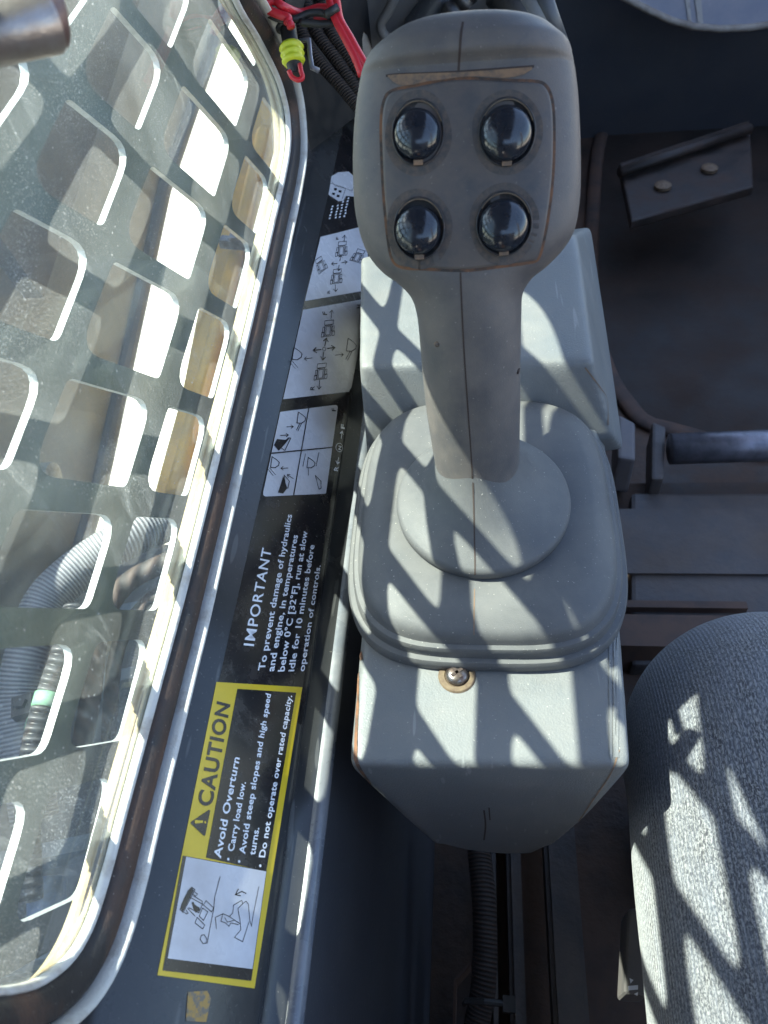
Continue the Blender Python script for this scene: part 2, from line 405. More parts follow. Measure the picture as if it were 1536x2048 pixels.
# glass as one sheet (its tint stands for its thickness)
me = bpy.data.meshes.new('glass_pane'); me.from_pydata(gp, [], [tuple(range(len(gp)))]); me.update()
link('glass_pane', me, M['glass'], W, False)
def sweep_ring(profile, name, mat, parent, closed=True):
    v = []; rows = []
    for d, x in profile: v.append([Vector((x, a, b)) for a, b in WO(d)])
    mb = MB(); n = len(WIN); P = len(profile)
    vv = [p for r in v for p in r]; f = []
    for i in range(P if closed else P-1):
        k = (i+1) % P
        for j in range(n): f.append((i*n+j, i*n+(j+1) % n, k*n+(j+1) % n, k*n+j))
    mb.add(vv, f); return mb.build(name, mat, parent)
sweep_ring([(-.0002,-.1195),(.0,-.1174),(.0009,-.1163),(.0018,-.1170),(.0021,-.1195)], 'seal_lip', M['highlight'], W)
sweep_ring([(.0018,-.1195),(.0018,-.1166),(.0034,-.1145),(.0062,-.1125),(.0084,-.1120),(.0100,-.1130),(.0108,-.1155),(.0112,-.1195)], 'rubber_seal', M['seal'], W)
sweep_ring([(.0107,-.1195),(.0107,-.1100),(.0112,-.1086),(.0118,-.1082),(.0124,-.1086),(.0128,-.1105),(.0129,-.1195)], 'trim_bead', M['highlight'], W)
sweep_ring([(.0018,-.1205),(.0006,-.1213),(.0016,-.1224),(.0040,-.1230),(.0046,-.1248),(.0036,-.1258),(.0052,-.1266),(.0060,-.1290),(.0095,-.1292),(.0095,-.1205)], 'outer_frame', M['cream'], W)
mb = MB(); a4 = [(.185,-.024),(.245,-.041),(.325,-.024),(.318,.004),(.20,.016)]  # unseen plate on the pane, added to keep sun off the boot
mb.add([(XW+.0004, a, b) for a, b in a4]+[(XW+.0010, a, b) for a, b in a4], [(0,1,2,3,4),(5,6,7,8,9)]+[(i,(i+1)%5,5+(i+1)%5,5+i) for i in range(5)])
mb.build('sun_blocker', M['white'], W, False)
# latch at the top left of the picture
L0, L1 = atD(-60, 78, .150), atD(112, 42, .156)
mb = MB(); ax = (L1-L0).normalized()
rl = .0057
mb.tube([L0, L0+ax*.002, L1-ax*.0012, L1-ax*.0003, L1], [rl*.8, rl, rl, rl*.92, rl*.75], 32)
st = atD(70, 10, .157)
latch = mb.build('latch_knob', M['metal'], W); autosmooth(latch, 35)
mb = MB(); mb.tube([L1-ax*.0035+Vector((0,0,.001)), L1+ax*.0013], [rl*.86, rl*.86], 28)
mb.build('knob_end', M['metalend'], latch)
mb = MB(); mb.tube([atD(78, 30, .160), atD(50, -60, .166), atD(10, -200, .175)], [.0028,.0028,.003], 16)
mb.build('latch_stem', M['metal'], latch)

# ------------------------------------------------------------------ guard plate outside the glass
def ybar(A, s, z): return A - s*(min(z, -.1)+.235) - (.8*(z+.1) if z > -.1 else 0)
bars = [(1.06,1.0),(.975,1.02),(.895,1.03),(.815,1.04),(.735,1.05),(.655,1.06),(.575,1.05),(.495,1.03),(.416,1.0),(.338,.93),(.262,.84),(.195,.75),(.135,.60),(.078,.50),(.020,.45),(-.040,.42),(-.10,.40),(-.16,.4)]
rows = [(-.350,-.310,.05),(-.292,-.247,.065),(-.231,-.170,.09),(-.156,-.113,.12),(-.098,-.055,.05),(-.043,.002,0),(.014,.059,-.04),(.071,.116,-.05),(.128,.173,-.05),(.185,.230,-.05),(.242,.287,-.05),(.300,.345,-.05)]
gm = MB(); ge = MB()
def inter(A, s, zc, inc, sg=0, hw=0):
    z = zc
    for _ in range(4):
        y = ybar(A, s, z)+sg*hw; z = zc+inc*(y-.28)
    return (y, z)
rc = [(-.36, .05)]+[((rows[k][1]+rows[k+1][0])/2, (rows[k][2]+rows[k+1][2])/2) for k in range(len(rows)-1)]
rc.append((.36, -.05))
TH = .0015
for ri, (zb, zt, inc) in enumerate(rows):
    for i in range(len(bars)-1):
        (Aa, sa), (Ab, sb) = bars[i], bars[i+1]
        hw = .0075 if zb < -.1 else .0055
        inc2 = inc
        q = [inter(Ab, sb, zb, inc, 1, hw), inter(Ab, sb, zt, inc, 1, hw), inter(Aa, sa, zt, inc, -1, hw), inter(Aa, sa, zb, inc, -1, hw)]
        (zl, il), (zu, iu) = rc[ri], rc[ri+1]
        c4 = [inter(Ab, sb, zl, il), inter(Ab, sb, zu, iu), inter(Aa, sa, zu, iu), inter(Aa, sa, zl, il)]
        if c4[0][0] < -.17 or c4[2][0] > .72: continue
        if q[3][0]-q[0][0] < .012 or zb < -.3:
            gm.add([(x, y, z) for x in (-.15-TH, -.15+TH) for y, z in c4], [(0,1,2,3),(7,6,5,4)]); continue
        hp = round_poly(q, .0085); op = round_poly(c4, 1e-5); n = len(hp)
        vs = [(-.15+TH, y, z) for y, z in hp]+[(-.15+TH, y, z) for y, z in op]+[(-.15-TH, y, z) for y, z in hp]+[(-.15-TH, y, z) for y, z in op]
        gm.add(vs, [f for j in range(n) for k in [(j+1) % n] for f in ((j, k, n+k, n+j), (2*n+j, 2*n+k, 3*n+k, 3*n+j))])
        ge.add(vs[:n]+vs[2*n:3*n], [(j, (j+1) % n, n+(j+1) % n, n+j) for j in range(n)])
gd = gm.build('window_guard', M['guard'], None, False)
ge.build('sunlit_edge', M['sunedge'], gd, False)
tag(gd, 'steel guard plate of slanted rounded holes outside the dusty window', 'window guard')

# ------------------------------------------------------------------ things outside
LA = empty('loader_arm', (-.5, .9, -.7), 'large dusty blue grey steel loader arm seen through the window guard', 'loader arm')
# side face with a lower edge that rises to the front; flanges and a raised plate on it
edge = [(-.4,-.80),(.563,-.677),(1.031,-.555),(1.434,-.512),(2.4,-.45)]
v = []; f = []
for x in (-.45, -.62):
    for y, z in edge: v.append((x, y, z))
    for y, z in reversed(edge): v.append((x, y, -.24+(y-.8)*.05))
n = 2*len(edge); f = [tuple(range(n)), tuple(range(n, 2*n))[::-1]]+[(i, (i+1) % n, n+(i+1) % n, n+i) for i in range(n)]
mesh('arm_plate', v, f, M['arm'], LA, False)
mb = MB()
mb.tube([(-.448, y, z+.016) for y, z in edge], .012, 12)
mb.box((-.440, .85, -.30), .02, .50, .16, Matrix.Rotation(R_(12), 3, 'X'))
mb.build('arm_flange', M['arm2'], LA, False)
for q in [(20, 450, .452), (100, 957, .448)]:
    p = atx(q[0], q[1], -q[2]+.012); mb = MB(); mb.tube([p+Vector((-.03,0,0)), p+Vector((.004,0,0)), p+Vector((.006,0,0))], [.017,.017,.012], 20)
    b = mb.build('bolt_head', M['bolt'], LA); autosmooth(b, 30)

TF = empty('track_frame', (-.3, .7, -.6), 'dusty orange steel rail running along the machine side outside the window', 'rail')
pl = [(-.312,.464),(-.319,.607),(-.337,.778),(-.354,.987),(-.36,1.228),(-.38,1.5)]
v = []
for x, y in pl: v += [(x, y, -.55), (x+.12, y, -.55), (x+.12, y, -.75), (x, y, -.75)]
f = [(4*i+j, 4*i+(j+1) % 4, 4*i+4+(j+1) % 4, 4*i+4+j) for i in range(len(pl)-1) for j in range(4)]+[(0,1,2,3),(20,21,22,23)]
mesh('rail_beam', v, f, M['orange'], TF, False)
mb = MB()
for y in (.52, .70, .90): mb.tube([(-.27, y, -.546), (-.225, y+.03, -.546)], .012, 8)
mb.tube([(-.288, .46, -.545), (-.30, .75, -.543), (-.33, 1.2, -.543)], .010, 10)
mb.build('weld_ridge', M['orange'], TF)
p = atz(472, 486, -.52); mb = MB(); mb.box(p, .042, .012, .012, Matrix.Rotation(R_(-12), 3, 'Z')); mb.box(p+Vector((0,0,.008)), .012, .013, .006)
mb.build('steel_clip', M['tubesteel'], TF, False)

BODY = empty('machine_body', (-.45, .1, -.7), 'dark dusty machine body panel below the window, under the hoses', 'machine body')
me = hull([(-.80,-.5,-.66),(-.16,-.5,-.66),(-.80,.50,-.68),(-.16,.475,-.64),(-.80,-.5,-1.1),(-.16,-.5,-1.1),(-.80,.50,-1.1),(-.16,.475,-1.1)], .01, 2)
link('body_panel', me, M['arm2'], BODY, False)
mb = MB()
for k in range(5):
    y = .08+k*.075; mb.box((-.33, y, -.635), .26, .012, .03, Matrix.Rotation(R_(14), 3, 'Z'))
mb.build('panel_rib', M['arm'], BODY, False)
mb = MB()
for k in range(2):
    y = .09+k*.05; mb.box((-.245, y, -.60), .09, .008, .01, Matrix.Rotation(R_(16), 3, 'Z'))
mb.build('pale_strap', M['cowledge'], BODY, False)
mb = MB(); pts = [atz(*q, -.615) for q in [(222,1270),(170,1310),(155,1375),(150,1380),(172,1345),(190,1318)]]  # pale sheet added for bright ground showing between the hoses
pa = [p+Vector((0,0,-.012)) for p in pts]; mb.add(pts+pa, [(0,1,2,3,4,5),(6,7,8,9,10,11)]+[(i,(i+1)%6,6+(i+1)%6,6+i) for i in range(6)])
mb.build('bright_ground_patch', M['cream'], BODY, False)

def uvtube(name, pts, r, mat, parent=None, n=24, sub=10, flat=1.0):
    path = spline(pts, sub); m = len(path); verts = []; faces = []; acc = [0]
    for i in range(1, m): acc.append(acc[-1]+(path[i]-path[i-1]).length)
    t0 = (path[1]-path[0]).normalized(); a = t0.cross(Vector((.1,.2,1))).normalized()
    for i in range(m):
        t = (path[min(i+1, m-1)]-path[max(i-1, 0)]).normalized(); a = (a-t*a.dot(t)).normalized(); b = t.cross(a)
        rr = r(i/(m-1)) if callable(r) else r
        for j in range(n):
            th = 2*math.pi*j/n; verts.append(path[i]+a*math.cos(th)*rr+b*math.sin(th)*rr*flat)
    me = bpy.data.meshes.new(name); uvs = []
    for i in range(m-1):
        for j in range(n):
            k = (j+1) % n; faces.append((i*n+j, i*n+k, (i+1)*n+k, (i+1)*n+j))
            uvs += [(j/n, acc[i]), ((j+1)/n, acc[i]), ((j+1)/n, acc[i+1]), (j/n, acc[i+1])]
    faces.append(tuple(range(n))[::-1]); uvs += [(0,0)]*n; faces.append(tuple((m-1)*n+j for j in range(n))); uvs += [(0,0)]*n
    me.from_pydata([tuple(v) for v in verts], [], faces); me.update()
    ul = me.uv_layers.new(name='UVMap')
    for i, q in enumerate(uvs): ul.data[i].uv = q
    return link(name, me, mat, parent)
def scaleuv(o, s):
    for d in o.data.uv_layers[0].data: d.uv = (d.uv[0], d.uv[1]*s)

D = .62
o = uvtube('sleeved_hose', [atD(470,965,.70), atD(370,1030,.68), atD(270,1070,.64), atD(175,1125,.62), atD(95,1200,.60), atD(58,1300,.58), atD(42,1400,.57), atD(50,1500,.56), atD(70,1640,.55)], .0165, M['sleeve'])
scaleuv(o, 2.2)
tag(o, 'thick hose in a grey woven sleeve curving down behind the window guard', 'hose')
CH = empty('corrugated_hose', atD(100,1400,.54), 'black corrugated hose with two pale green tape bands outside the window', 'hose')
cp = [atD(150,1215,.58), atD(128,1300,.56), atD(100,1380,.55), atD(78,1450,.54), atD(62,1530,.53), atD(55,1640,.52), atD(60,1800,.51)]
o = uvtube('hose_casing', cp, .0085, M['conduit'], CH); scaleuv(o, 4)
for a, b in (((97,1388),(89,1415)), ((81,1440),(75,1462))):
    uvtube('tape_band', [atD(*a,.548), atD(*b,.543)], .0092, M['green'], CH, sub=2)
CL = [[atD(120,1240,.60), atD(75,1330,.58), atD(62,1420,.57), atD(50,1520,.56), atD(45,1700,.55)],
      [atD(340,1120,.63), atD(250,1170,.62), atD(200,1260,.61), atD(180,1400,.60), atD(150,1560,.60)],
      [atD(360,1180,.64), atD(300,1200,.63), atD(235,1300,.62), atD(215,1500,.62)]]
LB = ['thin black cable lying beside the corrugated hose outside the window', 'black hose in the middle, right of the bright ground patch outside the window', 'black hose nearest the window sill, outside the glass']
for p, r, l in zip(CL, (.004,.008,.006), LB):
    o = uvtube('rubber_hose', p, r, M['braidhose']); tag(o, l, 'hose', 'black hoses outside the window')
p = atD(47, 1414, .55); mb = MB(); mb.box(p, .014, .016, .008, Matrix.Rotation(R_(20), 3, 'Z')); mb.box(p+Vector((0,0,.005)), .008, .006, .006)
o = mb.build('zip_tie_head', M['blackwire'], None, False); tag(o, 'small black cable tie block clamped on the grey sleeved hose', 'cable tie')
p = atD(95, 1765, .55); mb = MB(); mb.tube([p, p+Vector((.01,-.03,0))], [.014,.012], 14)
o = mb.build('hose_fitting', pmat('blue_fitting', (.12,.17,.28), (.10,.12,.16), 90, rough=.5)); tag(o, 'pale blue hose fitting seen low in the window', 'fitting')

# ------------------------------------------------------------------ sill under the window with its labels
SA, SB = Vector((-.1125, 0, -.2655)), Vector((-.0782, 0, -.3127))       # cross section of the sloping top
SD = (SA-SB).normalized(); SN = Vector((-SD.z, 0, SD.x)); SN = SN if SN.z > 0 else -SN
SILL = empty('window_sill', (-.085, .3, -.285), 'dark painted steel sill with warning labels between window and joystick console', 'sill')
prof = [(-.1225,-.2640),(-.1160,-.2642),(SA.x,SA.z)]
c0 = SB; rad = .012; cc = c0-SN*rad; a0 = math.atan2(SN.z, SN.x)
for k in range(1, 11):
    a = a0-(a0-R_(4))*k/10
    prof.append((cc.x+rad*math.cos(a), cc.z+rad*math.sin(a)))
xe, ze = prof[-1]
prof += [(xe+.0002, ze-.0010)]
i_corner = len(prof)
for k in range(11):
    a = R_(115-20*k); prof.append((-.0662+.0042*math.cos(a), -.3268+.0042*math.sin(a)))
prof2 = prof + [(-.0655, -.345), (-.060, -.42), (-.046, -.52), (-.032, -.62), (-.022, -.80)]
def extr(name, pr, y0, y1, mat, parent):
    mb = MB(); ny = 40; vs = []
    for i in range(ny+1): vs += [Vector((x, y0+(y1-y0)*i/ny, z)) for x, z in pr]
    n = len(pr); mb.add(vs, [(i*n+j, i*n+j+1, (i+1)*n+j+1, (i+1)*n+j) for i in range(ny) for j in range(n-1)])
    return mb.build(name, mat, parent)
extr('sill_top', prof2[:i_corner+1], -.35, 1.0, M['ledge'], SILL)
extr('sill_bead', prof2[i_corner:-4], -.35, 1.0, M['beadpaint'], SILL)
o = extr('lower_wall', prof2[-5:], -.35, 1.0, M['wall'], SILL)
# labels, laid on the slope by their own coordinates: a along y, b up the slope
def LP(u, v):
    p = atplane(u, v, SB, SN); return p.y, (p-SB).dot(SD)
def L3(a, b, off): 
    if b < 0:                                        # wraps round the nosing
        th = -b/rad; d = SN*math.cos(th)-SD*math.sin(th); q = cc+d*(rad+off); return Vector((q.x, a, q.z))
    q = SB+SD*b+SN*off; return Vector((q.x, a, q.z))
lay = .00012
def lab_poly(mb, pts, level):
    if min(b for a, b in pts) > -1e-5:
        n = len(pts); mb.add([L3(a, b, lay*level) for a, b in pts], [tuple(range(n))]); return
    bm = bmesh.new(); bm.faces.new([bm.verts.new((a, b, 0)) for a, b in pts])
    for k in range(0, 16):
        bmesh.ops.bisect_plane(bm, geom=bm.verts[:]+bm.edges[:]+bm.faces[:], plane_co=(0, -.0012*k, 0), plane_no=(0, 1, 0))
    bm.verts.index_update()
    mb.add([L3(v.co.x, max(v.co.y, -.0125), lay*level) for v in bm.verts], [tuple(v.index for v in f.verts) for f in bm.faces]); bm.free()
def lab_px(mb, pts, level, r=0):
    q = [LP(*p) for p in pts]
    if r: q = round_poly(q, r)
    # cut into bands so it can bend over the nosing
    lab_poly(mb, q, level)
def Z(name): 
    return {5: lambda X, Y: (500+X*.3518, 300+Y*.3518), 7: lambda X, Y: (280+X*.3458, 1340+Y*.3458), 6: lambda X, Y: (400+X*.1953, 1000+Y*.1953),
            15: lambda X, Y: (330+X*.1699, 1700+Y*.1699)}[name]
def stroke(mb, pts, wid, level, closed=False):
    q = [Vector((*LP(*p), 0)) for p in pts]
    if closed: q.append(q[0])
    for i in range(len(q)-1):
        t = (q[i+1]-q[i]);
        if t.length < 1e-7: continue
        t.normalize(); s = Vector((-t.y, t.x, 0))*wid/2; e = t*wid*.4
        a, b, c_, d = q[i]+s-e, q[i]-s-e, q[i+1]-s+e, q[i+1]+s+e
        lv = level+random.random()*.5
        mb.add([L3(k.x, k.y, lay*lv) for k in (a, b, c_, d)], [(0,1,2,3)])
def text_on(mb, txt, p0, p1, ph, level, bold=.03):
    cu = bpy.data.curves.new('t', 'FONT'); cu.body = txt; cu.size = 1; cu.offset = bold; cu.resolution_u = 4; cu.space_character = 1.12 if txt.isupper() else 1.05
    to = bpy.data.objects.new('t', cu); COL.objects.link(to)
    me = bpy.data.meshes.new_from_object(to.evaluated_get(bpy.context.evaluated_depsgraph_get()))
    bpy.data.objects.remove(to); bpy.data.curves.remove(cu)
    xs = [v.co.x for v in me.vertices]; x0, x1 = min(xs), max(xs)
    A, B, H = (Vector((*LP(*q), 0)) for q in (p0, p1, ph))
    e = (B-A); L = e.length; e.normalize(); nrm = (H-A).normalized(); h = (H-A).length
    sc = h/.70; sx = L/(x1-x0); out = []
    for v in me.vertices:
        q = A+e*((v.co.x-x0)*sx)+nrm*(v.co.y*sc); out.append(L3(q.x, q.y, lay*level))
    mb.add(out, [tuple(p.vertices) for p in me.polygons]); bpy.data.meshes.remove(me)

# black and white control label
CLB = MB()
bl = [(700,330),(640,460),(560,800),(434,1366)]
left = [LP(*q) for q in [(668,300),(640,460),(605,610),(563,810),(520,1010),(434,1367)]]
bleft = sum(b for a, b in left[1:])/5
a_far, a_near = LP(690,250)[0], LP(434,1367)[0]
nb = 14; b_lo = -.0045; vs = []
for a in (a_near, a_far):
    for k in range(nb+1): vs.append(L3(a, b_lo+(bleft-b_lo)*k/nb, lay))
CLB.add(vs, [(k, k+1, nb+2+k, nb+1+k) for k in range(nb)])
CL_ = CLB.build('control_label', M['black'], SILL, False)
CL_['label'] = 'black strip label with white control diagrams and the word IMPORTANT'
z5, z6, z7, z15 = Z(5), Z(6), Z(7), Z(15)
mb = MB()
lab_px(mb, [z5(400,495), z5(660,430), z5(680,795), z5(310,860)], 2)
lab_px(mb, [z5(300,910), z5(665,845), z5(620,1180), z5(583,1345), z5(560,1375), z5(187,1418)], 2.1)
lab_px(mb, [z5(170,1490), z5(500,1448), z5(430,1955), z5(68,1972)], 2.2, .0016)
lab_px(mb, [z5(462,150), z5(500,128), z5(560,124), z5(600,160), z5(602,230), z5(596,266), z5(545,262), z5(530,290), z5(500,292), z5(445,255)], 2.3)
mb.build('white_panel', M['white'], CL_, False)
mb = MB(); WT = .00042
def arrow(mb, a, b, wid=WT, hs=16, lv=4):
    a = Vector((*a, 0)); b = Vector((*b, 0)); d = (b-a).normalized(); n = Vector((-d.y, d.x, 0))
    stroke(mb, [z5(a.x, a.y), z5(b.x, b.y)], wid, lv)
    for s in (1, -1):
        q = b-d*hs+n*s*hs*.75; stroke(mb, [z5(b.x, b.y), z5(q.x, q.y)], wid, lv)
def vehicle(mb, cx, cy, s=1, ang=0, wid=WT*.75):
    ca, sa = math.cos(ang), math.sin(ang)
    def T(x, y):
        x += -.10*y; return z5(cx+(x*ca-y*sa)*s, cy+(x*sa+y*ca)*s)
    for r in ([(-20,-18),(18,-22),(18,40),(-20,44)], [(-25,-45),(25,-50),(25,-26),(-25,-20)], [(-32,-8),(-22,-10),(-22,22),(-32,24)], [(-36,22),(-24,20),(-24,46),(-36,48)], [(22,-14),(32,-16),(32,14),(22,16)], [(24,14),(36,12),(36,38),(24,40)], [(-13,-12),(11,-15),(11,34),(-13,37)]):
        stroke(mb, [T(*q) for q in r], wid, 4, True)
vehicle(mb, 443, 1018); vehicle(mb, 401, 1263); vehicle(mb, 519, 565, .9); vehicle(mb, 490, 722, .9)
vehicle(mb, 400, 655, .85, -.5); vehicle(mb, 612, 605, .85, .4)
for c0_, k in (((418,1134), 1.0), ((505,645), .72)):
    for dx, dy in ((14,-62),(-8,62),(-62,8),(62,-10)):
        arrow(mb, (c0_[0]+dx*.28*k, c0_[1]+dy*.28*k), (c0_[0]+dx*k, c0_[1]+dy*k), WT*1.5*k, 18*k)
stroke(mb, [z5(418+9*math.cos(t*.7), 1134+11*math.sin(t*.7)) for t in range(9)], WT*.9, 4, True)
arrow(mb, (457,962), (463,912)); arrow(mb, (393,1310), (388,1362)); arrow(mb, (532,524), (536,486)); arrow(mb, (482,768), (484,808))
arrow(mb, (350,1184), (305,1190), WT*.8, 14); arrow(mb, (482,1168), (528,1164), WT*.8, 14)
def bucket(mb, x, y, s=1, fl=1):
    o_ = [(0,-50),(-10,22),(20,24),(44,8),(48,-12),(30,-30)]
    stroke(mb, [z5(x+a*s, y+b*s) for a, b in o_], WT*1.1, 4, True)
    stroke(mb, [z5(x+10*fl*s, y+26*s), z5(x-14*fl*s, y+70*s)], WT*.8, 4); stroke(mb, [z5(x+20*fl*s, y+28*s), z5(x-4*fl*s, y+76*s)], WT*.8, 4)
bucket(mb, 555, 1122, 1); bucket(mb, 247, 1172, .95, -1.6)
# four-field plate
stroke(mb, [z5(331,1468), z5(245,1962)], WT*1.6, 4); stroke(mb, [z5(113,1727), z5(468,1692)], WT*1.6, 4.6)
bucket(mb, 272, 1535, .85); bucket(mb, 122, 1788, .85, -1.6); bucket(mb, 328, 1790, .8, 0)
arrow(mb, (205,1576), (243,1574), WT*.8, 13); arrow(mb, (212,1810), (172,1812), WT*.8, 13)
arrow(mb, (170,1625), (215,1622), WT*.9, 13); arrow(mb, (242,1870), (208,1848), WT*.9, 13)
stroke(mb, [z5(312,1728), z5(297,1800)], WT*.8, 4); stroke(mb, [z5(388,1722), z5(372,1798)], WT*.8, 4)
stroke(mb, [z5(165,1690), z5(195,1710), z5(228,1640), z5(215,1638)], WT, 4, True)
stroke(mb, [z5(190,1850), z5(220,1885), z5(212,1925), z5(200,1920)], WT, 4, True)
stroke(mb, [z5(368,1852), z5(400,1885), z5(400,1925), z5(388,1930)], WT, 4, True)
lab_px(mb, [z5(150,1645), z5(195,1650), z5(222,1640), z5(190,1680), z5(160,1712), z5(133,1680)], 4.2)
lab_px(mb, [z5(185,1855), z5(200,1900), z5(208,1925), z5(185,1955), z5(155,1950), z5(172,1900)], 4.2)
# small picture of the joystick and its hand
stroke(mb, [z5(462,180), z5(480,205), z5(545,222), z5(575,235), z5(598,200)], WT*.7, 4)
stroke(mb, [z5(455,190), z5(530,215), z5(540,225), z5(520,282)], WT*.7, 4)
for a, b in ((484,224),(510,236),(473,250),(499,262)): lab_px(mb, [z5(a-8,b-6), z5(a+8,b-4), z5(a+6,b+9), z5(a-9,b+7)], 4.3)
for t, a, b, h in (('F',(436,940),(432,922),(412,938)), ('R',(362,1368),(364,1345),(338,1366)), ('H',(628,900),(630,880),(602,902)), ('F',(486,1487),(484,1470),(463,1487)), ('R',(452,818),(452,800),(436,818)), ('F',(500,512),(502,496),(486,512))):
    text_on(mb, t, z5(*a), z5(*b), z5(*h), 4, .01)
mb.build('pictogram', M['black'], CL_, False)
mb = MB()
for i, x in enumerate((447, 478, 503, 530)):
    for j in range(5 + (i > 1) + (i == 3)):
        q = (x+j*3.5+random.uniform(-2,2), 395-j*17-4*i); lab_px(mb, [z5(q[0],q[1]), z5(q[0]+10,q[1]-2), z5(q[0]+11,q[1]-10-random.random()*4), z5(q[0]+2,q[1]-8)], 3)
text_on(mb, 'IMPORTANT', z6(545,1500), z6(727,510), z6(440,1490), 3, .012)
for t, a, b, dx in (('To prevent damage of hydraulics',(655,1745),(937,155),68),('and engine, in temperatures',(750,1757),(997,365),66),('below 0°C [32°F], run at slow',(857,1757),(1097,325),66),
                ('idle for 10 minutes before',(957,1757),(1167,465),62),('operation of controls.',(1062,1757),(1230,672),58)):
    text_on(mb, t, z6(*a), z6(*b), z6(a[0]-dx, a[1]+3), 3, .022)
for t, a, b, h in (('R',(498,1826),(503,1800),(474,1824)), ('F',(538,1586),(540,1562),(513,1584)), ('N',(518,1706),(520,1684),(499,1704))):
    text_on(mb, t, z5(*a), z5(*b), z5(*h), 3, .03)
stroke(mb, [z5(507+22*math.cos(t*.52), 1692+24*math.sin(t*.52)) for t in range(12)], WT*.9, 3, True)
arrow(mb, (502,1750), (494,1786), WT*1.5, 14, 3); arrow(mb, (515,1640), (523,1600), WT*1.5, 14, 3)
mb.build('lettering', M['letter'], CL_, False)

# caution label
mb = MB()
qs = [LP(*z7(*q)) for q in [(440,70),(937,100),(660,1842),(98,1765)]]
lab_poly(mb, [qs[0]]+round_poly([qs[1]]*1+[qs[2]]+[qs[3]]+[qs[0]], 0)[:0]+[(qs[1][0]-.0006,qs[1][1]+.0016),(qs[1][0]-.0016,qs[1][1]+.0006)]*0+[qs[1],qs[2],qs[3]], 2)
CT = mb.build('caution_label', M['yellow'], SILL, False)
CT['label'] = 'yellow bordered CAUTION label at the near end of the sill'
mb = MB()
lab_px(mb, [z7(560,110), z7(900,132), z7(727,1164), z7(378,1086)], 3)
lab_px(mb, [z7(244,1074), z7(729,1162), z7(640,1798), z7(127,1738)], 3.2)
mb.build('black_field', M['black'], CT, False)
mb = MB(); lab_px(mb, [z7(262,1081), z7(725,1166), z7(645,1730), z7(155,1668)], 4.2)
mb.build('picture_field', M['white'], CT, False)
mb = MB()
text_on(mb, 'CAUTION', z7(410,792), z7(517,200), z7(328,780), 3.5, .028)
lab_px(mb, [z7(284,884), z7(405,802), z7(372,966)], 3.5, .0006)
D15 = lambda pts, wd=WT*.55, cl=False: stroke(mb, [z15(*q) for q in pts], wd, 5.4, cl)
D15([(635,320),(572,560),(560,700),(520,900),(485,1100)]); D15([(1092,435),(1050,640),(1022,790),(1005,900),(985,830),(970,640),(940,605),(905,630)])
D15([(900,630),(890,595),(795,650),(785,740),(750,780)]); D15([(905,632),(845,690),(870,830),(880,940),(805,1030),(900,1080),(930,990),(975,850)])
D15([(940,512),(890,490),(815,528)], WT*.8); D15([(850,462),(815,528),(875,540)], WT*.8)
D15([(580,795),(668,752),(735,780),(870,870)]); D15([(580,795),(592,930)]); D15([(668,752),(645,840),(700,860),(740,900),(760,860),(850,880)]); D15([(690,800),(720,850),(800,830)])
D15([(300,440),(340,470),(200,735),(165,700)], WT*.7, True); D15([(325,490),(370,520),(350,545),(310,520)]); D15([(235,710),(260,745),(240,755),(215,735)])
D15([(285,560),(430,640),(385,740),(265,680)]); D15([(320,540),(425,605),(430,640)]); D15([(255,690),(340,780)])
D15([(470,598),(560,685),(535,730),(440,650)], cl=True); D15([(430,685),(490,730),(440,830),(390,780)], cl=True); D15([(365,795),(455,885),(430,930),(340,860)], cl=True)
D15([(400,1050),(415,1005),(450,1000),(480,1050),(470,1100),(430,1100)], cl=True)
lab_px(mb, [z15(300,435), z15(255,480), z15(215,560), z15(180,640), z15(170,690), z15(200,720), z15(325,478)], 5)
lab_px(mb, [z15(300,620), z15(322,612), z15(345,650), z15(395,680), z15(400,710), z15(350,740), z15(320,690)], 5)
mb.build('pictogram', M['black'], CT, False)
mb = MB(); lab_px(mb, [z7(312,868), z7(360,872), z7(360,884), z7(312,890)], 4.5, .0003); 
q = z7(372,882); lab_px(mb, [(q[0]+1.9*math.cos(t*.785), q[1]+2.6*math.sin(t*.785)) for t in range(8)], 4.5)
mb.build('exclamation_mark', M['yellow'], CT, False)
mb = MB()
text_on(mb, 'Avoid Overturn', z7(462,1092), z7(572,510), z7(420,1084), 3.8, .022)
for t, a, b in (('Carry load low.',(537,1050),(608,650)), ('Avoid steep slopes and high speed',(602,1066),(753,142)), ('turns.',(660,1072),(685,914)), ('Do not operate over rated capacity.',(717,1086),(875,150))):
    text_on(mb, t, z7(*a), z7(*b), z7(a[0]-35, a[1]-3), 3.8, .024)
for X, Y in ((506,1095),(569,1108),(691,1133)):
    q = z7(X, Y); lab_px(mb, [(q[0]+2.4*math.cos(t*.785), q[1]+3.0*math.sin(t*.785)) for t in range(8)], 3.8)
mb.build('lettering', M['letter'], CT, False)
mb = MB(); lab_px(mb, [z7(275,1862), z7(385,1855), z7(408,1900), z7(395,1960), z7(380,2036), z7(262,2030), z7(268,1940)], 2.5)
ST = mb.build('sticker_residue', M['residue'], SILL, False)

